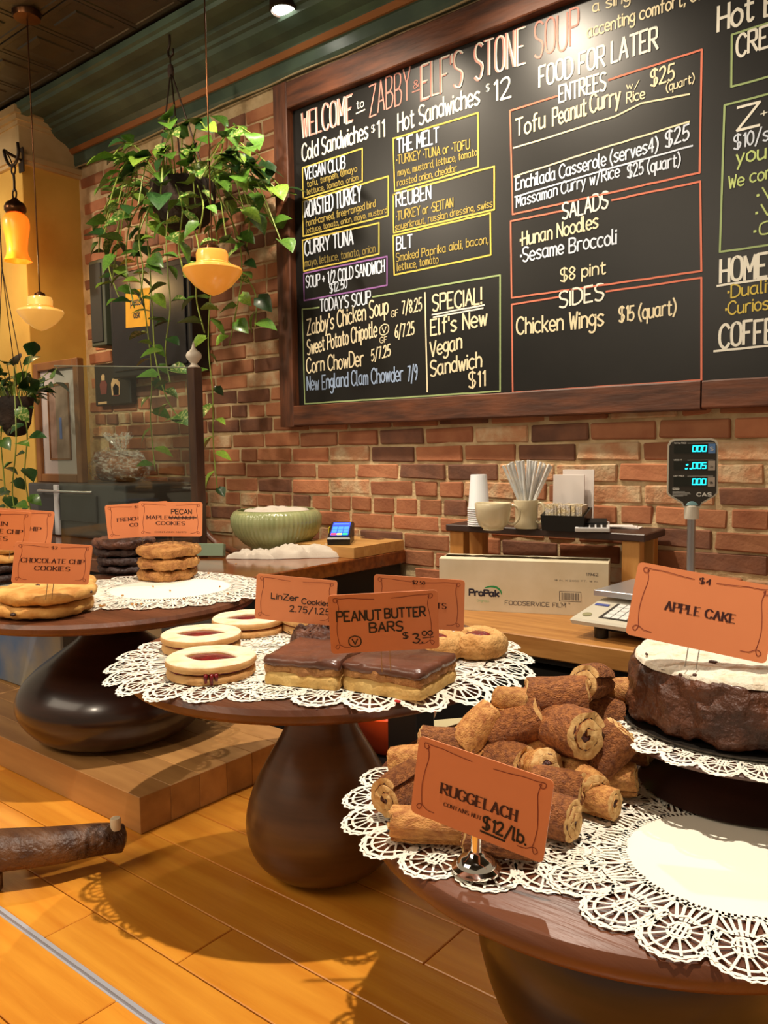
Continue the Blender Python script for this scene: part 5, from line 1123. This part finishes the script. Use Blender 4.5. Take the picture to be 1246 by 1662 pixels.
MB().tube(catmull([Vector((hk.x, 2.10, 2.99))-org, Vector((hk.x, 2.10, 2.95))-org, Vector((hk.x-.012, 2.10, 2.925))-org, Vector((hk.x-.004, 2.10, 2.90))-org, Vector((hk.x+.018, 2.10, 2.905))-org, Vector((hk.x+.02, 2.10, 2.925))-org], 4), .005, 7).build('ceiling_hook', M_iron, t, smooth=60)
kn = at(277, 115, 'y', 2.09)
MB().tube([Vector((hk.x, 2.10, 2.905))-org, kn-org], .0035, 6).build('hanger_rope', M_iron, t)
MB().lathe([(.001, -.03), (.012, -.02), (.014, 0), (.010, .02), (.001, .03)], 12, M=Matrix.Translation(kn-org)).build('hanger_knot', M_coir, t, smooth=180)
for a in (200, 320, 80): MB().tube([kn-org, Vector((.122*math.cos(R(a)), .122*math.sin(R(a)), .05))], .0035, 6).build('hanger_rope', M_iron, t)
W1 = (5, 3, 2.5, 1.6)
def V(px, py, Y): return at(px, py, 'y', Y)
longv = [[(262, 300, 2.0), (238, 350, 1.95), (243, 430, 1.94), (248, 520, 1.95), (252, 580, 1.95), (268, 640, 1.95), (286, 672, 1.95), (303, 684, 1.95)],
         [(280, 300, 1.98), (270, 370, 1.92), (272, 440, 1.92), (276, 500, 1.92), (268, 570, 1.92), (276, 620, 1.92)],
         [(330, 300, 2.05), (352, 380, 2.12), (342, 470, 2.15), (338, 560, 2.17), (345, 640, 2.17), (346, 720, 2.17), (353, 797, 2.17)],
         [(240, 310, 2.05), (222, 400, 2.1), (232, 480, 2.12), (246, 600, 2.12), (244, 680, 2.12), (252, 765, 2.12)],
         [(350, 310, 2.1), (385, 380, 2.15), (392, 450, 2.18), (380, 520, 2.18), (372, 560, 2.18)],
         [(360, 300, 2.1), (402, 350, 2.16), (400, 400, 2.18)], [(365, 420, 2.1), (412, 470, 2.18), (414, 530, 2.18)],
         [(230, 300, 2.05), (185, 330, 2.0), (170, 380, 2.0), (178, 440, 2.0), (196, 490, 2.0)],
         [(230, 290, 2.0), (190, 310, 1.95), (168, 345, 1.95), (160, 410, 1.95)], [(250, 300, 1.95), (212, 360, 1.9), (205, 430, 1.9), (218, 500, 1.9)],
         [(300, 330, 1.95), (322, 400, 1.9), (318, 480, 1.9), (332, 540, 1.9)], [(250, 320, 1.95), (226, 380, 1.9), (232, 440, 1.9), (226, 490, 1.9)], [(285, 300, 1.96), (296, 340, 1.88), (290, 400, 1.86), (300, 450, 1.86)], [(320, 300, 1.96), (330, 335, 1.88), (322, 380, 1.87)], [(240, 300, 2.0), (200, 330, 1.9), (190, 400, 1.9), (182, 460, 1.9)]]
for k, pts in enumerate(longv): vine(t, org, [V(*p) for p in pts], rp, .052 if k < 4 else .048, .068, W1)
for k in range(52):                                                    # crown: short arching and drooping stems
    a = rp.uniform(0, 2*PI); droop = k % 5 > 1; el = rp.uniform(-.5, .35) if droop else rp.uniform(.2, 1.0); L_ = rp.uniform(.14, .34); h0 = Vector((.09*math.cos(a), .09*math.sin(a), .05))
    d = Vector((math.cos(a)*math.cos(el)*1.2, math.sin(a)*math.cos(el)*.75, math.sin(el)*.75))
    mid = h0+d*L_*.6+Vector((0, 0, .06)); tip = h0+d*L_+Vector((0, 0, -.22*rp.random() if droop else -.05))
    if tip.y+org.y > 2.36: tip.y = 2.36-org.y
    if mid.y+org.y > 2.36: mid.y = 2.36-org.y
    q = catmull([h0, mid, tip], 4); MB().tube(q, .0024, 5).build('stalk', M_stem, t, smooth=60)
    for qi, sz in ((-1, .085), (-4, .078), (4, .07)):
        dd = Vector((d.x+rp.uniform(-.6, .6), d.y+rp.uniform(-.9, .2), rp.uniform(-.8, .3)))
        leaf(t, org, q[qi]+org, dd, sz*rp.uniform(.8, 1.2), rp, W1)
tp_ = [V(352, 300, 2.1), V(356, 262, 2.12), V(362, 232, 2.12), V(366, 205, 2.12)]; MB().tube([p-org for p in catmull(tp_, 4)], .003, 5).build('stalk', M_stem, t, smooth=60)
leaf(t, org, tp_[3], Vector((-.4, -.3, .4)), .075, rp, (1, 0, 0, 0)); leaf(t, org, tp_[2], Vector((-.8, -.3, .1)), .07, rp, (1, 0, 0, 0)); leaf(t, org, V(340, 232, 2.1), Vector((-.8, -.3, .5)), .075, rp, (1, 0, 0, 0))
print('leaves', sum(1 for c in t.children if c.name.startswith('leaf')))
# second plant at the left edge
lc_ = V(24, 668, 1.72)
t = thing('trailing_plant', 'dark leafed trailing plant in a small black basket at the photo\'s left edge', 'hanging plant', lc_); org = lc_.copy()
g = MB().lathe([(.0, -.11), (.04, -.10), (.065, -.05), (.075, .02), (.078, .06), (.07, .062), (.0, .05)], 28); g.rough(.007, 30, 1); g.build('basket', M_coir, t, smooth=180)
W2 = (1.5, 6, .5, .8)
for a in (20, 140, 260): MB().tube([Vector((.07*math.cos(R(a)), .07*math.sin(R(a)), .06)), Vector((-.05, 0, .62))], .002, 5).build('hanger_rope', M_iron, t)
MB().tube([Vector((-.05, 0, .62)), Vector((-.05, 0, 3.038-lc_.z))], .003, 6).build('hanger_rod', M_iron, t)
for pts in ([(20, 640, 1.7), (2, 700, 1.66), (6, 770, 1.66), (12, 830, 1.66)], [(30, 640, 1.7), (44, 700, 1.7), (40, 770, 1.7), (50, 830, 1.7)], [(24, 640, 1.66), (26, 720, 1.62), (20, 800, 1.62), (30, 850, 1.62)], [(10, 640, 1.7), (-14, 700, 1.7), (-10, 800, 1.7)]): vine(t, org, [V(*p) for p in pts], rp, .05, .062, W2)
for k in range(34):
    a = rp.uniform(0, 2*PI); el = rp.uniform(.1, 1.1); L_ = rp.uniform(.08, .24); h0 = Vector((.04*math.cos(a), .04*math.sin(a), .05)); d = Vector((math.cos(a)*math.cos(el)*.7, math.sin(a)*math.cos(el)*.7, math.sin(el)*1.15)); tip = h0+d*L_
    MB().tube([h0, h0.lerp(tip, .5)+Vector((0, 0, .02)), tip], .002, 5).build('stalk', M_stem, t, smooth=60)
    for s_ in (1, .6): leaf(t, org, h0.lerp(tip, s_)+org, Vector((d.x+rp.uniform(-.6, .6), d.y+rp.uniform(-.6, .3), rp.uniform(-.5, .5))), .068*rp.uniform(.7, 1.2), rp, W2)

# ================================================================== AROUND THE STANDS
M_arm = mat('carved_wood', (104, 70, 44), .4, c2=(66, 40, 26), scale=10, bump=1., bscale=30, stretch=(1, 6, 6))
a0, a1, a2, a3 = at(0, 1380, 'z', ZL+.040), at(90, 1372, 'z', ZL+.038), at(160, 1362, 'z', ZL+.033), at(203, 1360, 'z', ZL+.027)
q = [a0+(a0-a1)*2.2, a0+(a0-a1), a0, a1, a2, a3]
t = thing('carved_arm', 'dark carved wooden arm with a pale peg, reaching in at the lower left', 'wooden arm', (-.95, .40, ZL)); o_ = Vector((-.95, .40, ZL))
q = catmull(q, 5); n_q = len(q); MB().tube([p-o_ for p in q], [(.031-.014*(i/n_q)) if i < n_q-1 else .009 for i in range(n_q)], 16, flat=.85).build('arm', M_arm, t, smooth=60)
MB().lathe([(0, 0), (.0058, 0), (.0060, .012), (.0052, .0135), (0, .0135)], 16, M=Matrix.Translation(at(188, 1346, 'z', ZL+.043)-o_)).build('peg', mat('pale_peg', (226, 206, 172), .6), t, smooth=40)
rs = q[8]-o_; MB().box((rs.x, rs.y, (rs.z-.02)/2), (.05, .03, rs.z-.018), bev=.003).build('rest', M_arm, t)
# items behind the block
M_tote = mat('blue_tote', (70, 100, 140), .5, c2=(150, 140, 110), scale=7, lo=.4, hi=.7)
t = thing('printed_box', 'blue grey printed box at the left edge behind the left pedestal', 'box', (-1.40, .755, ZB1+.0004))
MB().box((0, 0, .085), (.28, .12, .17), bev=.003).build('box_body', M_tote, t)
MB().lathe([(.0, 0), (.013, 0), (.013, .001), (0, .001)], 5, M=Matrix.Translation((.12, -.061, .06)) @ Matrix.Rotation(PI/2, 4, 'X')).build('printed_star', mat('orange_star', (176, 110, 60), .6), t)
t = thing('side_shelf', 'low black side shelf in the aisle behind the left stand', 'shelf', (-1.76, 1.15, 0))
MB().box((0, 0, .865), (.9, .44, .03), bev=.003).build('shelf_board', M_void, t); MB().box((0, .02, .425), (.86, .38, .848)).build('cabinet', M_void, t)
p = at(100, 1078, 'z', .8805); t = thing('open_carton', 'open cardboard carton with white paper inside, behind the left pedestal', 'box', (p.x-.12, p.y+.13, .8805), R(25)); M_kraft = mat('kraft_card', (160, 128, 88), .8)
g = MB(); g.box((0, -.09, .035), (.26, .004, .07)); g.box((0, .09, .035), (.26, .004, .07)); g.box((-.128, 0, .035), (.004, .176, .07)); g.box((.128, 0, .035), (.004, .176, .07)); g.box((0, 0, .002), (.252, .176, .004)); g.build('carton', M_kraft, t)
g = MB(); g.box((0, 0, 0), (.24, .16, .006), M=Matrix.Translation((0, 0, .058)) @ Matrix.Rotation(R(10), 4, 'X')); g.rough(.004, 20, 2); g.build('white_paper', M_paper, t)
g = MB().box((.04, .13, .082), (.20, .10, .003), M=Matrix.Rotation(R(8), 4, 'X')); g.build('blue_flap', mat('blue_flap', (86, 124, 170), .5), t)
# dark cart with an orange bowl below the counter
t = thing('prep_cart', 'black cart in the dark aisle behind the middle stand', 'cart', (-.93, 1.42, 0))
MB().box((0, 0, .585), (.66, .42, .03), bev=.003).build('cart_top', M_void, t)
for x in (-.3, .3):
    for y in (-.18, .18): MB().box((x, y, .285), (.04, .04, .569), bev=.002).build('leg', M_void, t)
p = at(628, 1228, 'z', .601)
t = thing('orange_bowl', 'bright orange bowl on the dark cart, seen between the two right stands', 'bowl', (p.x-.025, p.y+.05, .6008))
MB().lathe([(.0, 0), (.05, 0), (.055, .004), (.085, .04), (.105, .085), (.108, .10), (.104, .10), (.098, .085), (.078, .042), (.05, .008), (0, .008)], 48, cap=False).build('bowl_body', mat('orange_plastic', (222, 74, 18), .35), t, smooth=60)
p = at(655, 1228, 'z', .66); o = MB().box((0, 0, 0), (.10, .07, .002)).rough(.004, 18).build('napkin', M_paper, loc=(t.location.x+.045, t.location.y-.0, .672)); o.rotation_euler = (R(15), R(-35), .4); tag(o, 'crumpled white napkin in the orange bowl', 'napkin')
p = at(722, 1182, 'z', .6012); o = MB().box((0, 0, .001), (.16, .12, .002), bev=.0005).build('paper_sheet', mat('cream_paper', (190, 178, 140), .8), loc=p); o.rotation_euler = (0, 0, R(50)); tag(o, 'cream paper sheet lying in the dark aisle behind the rolled pastries', 'paper')

pq = at(667, 1200, 'y', 1.0)
t = thing('support_post', 'black square post standing in the dark aisle beside the orange bowl', 'post', (pq.x, 1.0, 0))
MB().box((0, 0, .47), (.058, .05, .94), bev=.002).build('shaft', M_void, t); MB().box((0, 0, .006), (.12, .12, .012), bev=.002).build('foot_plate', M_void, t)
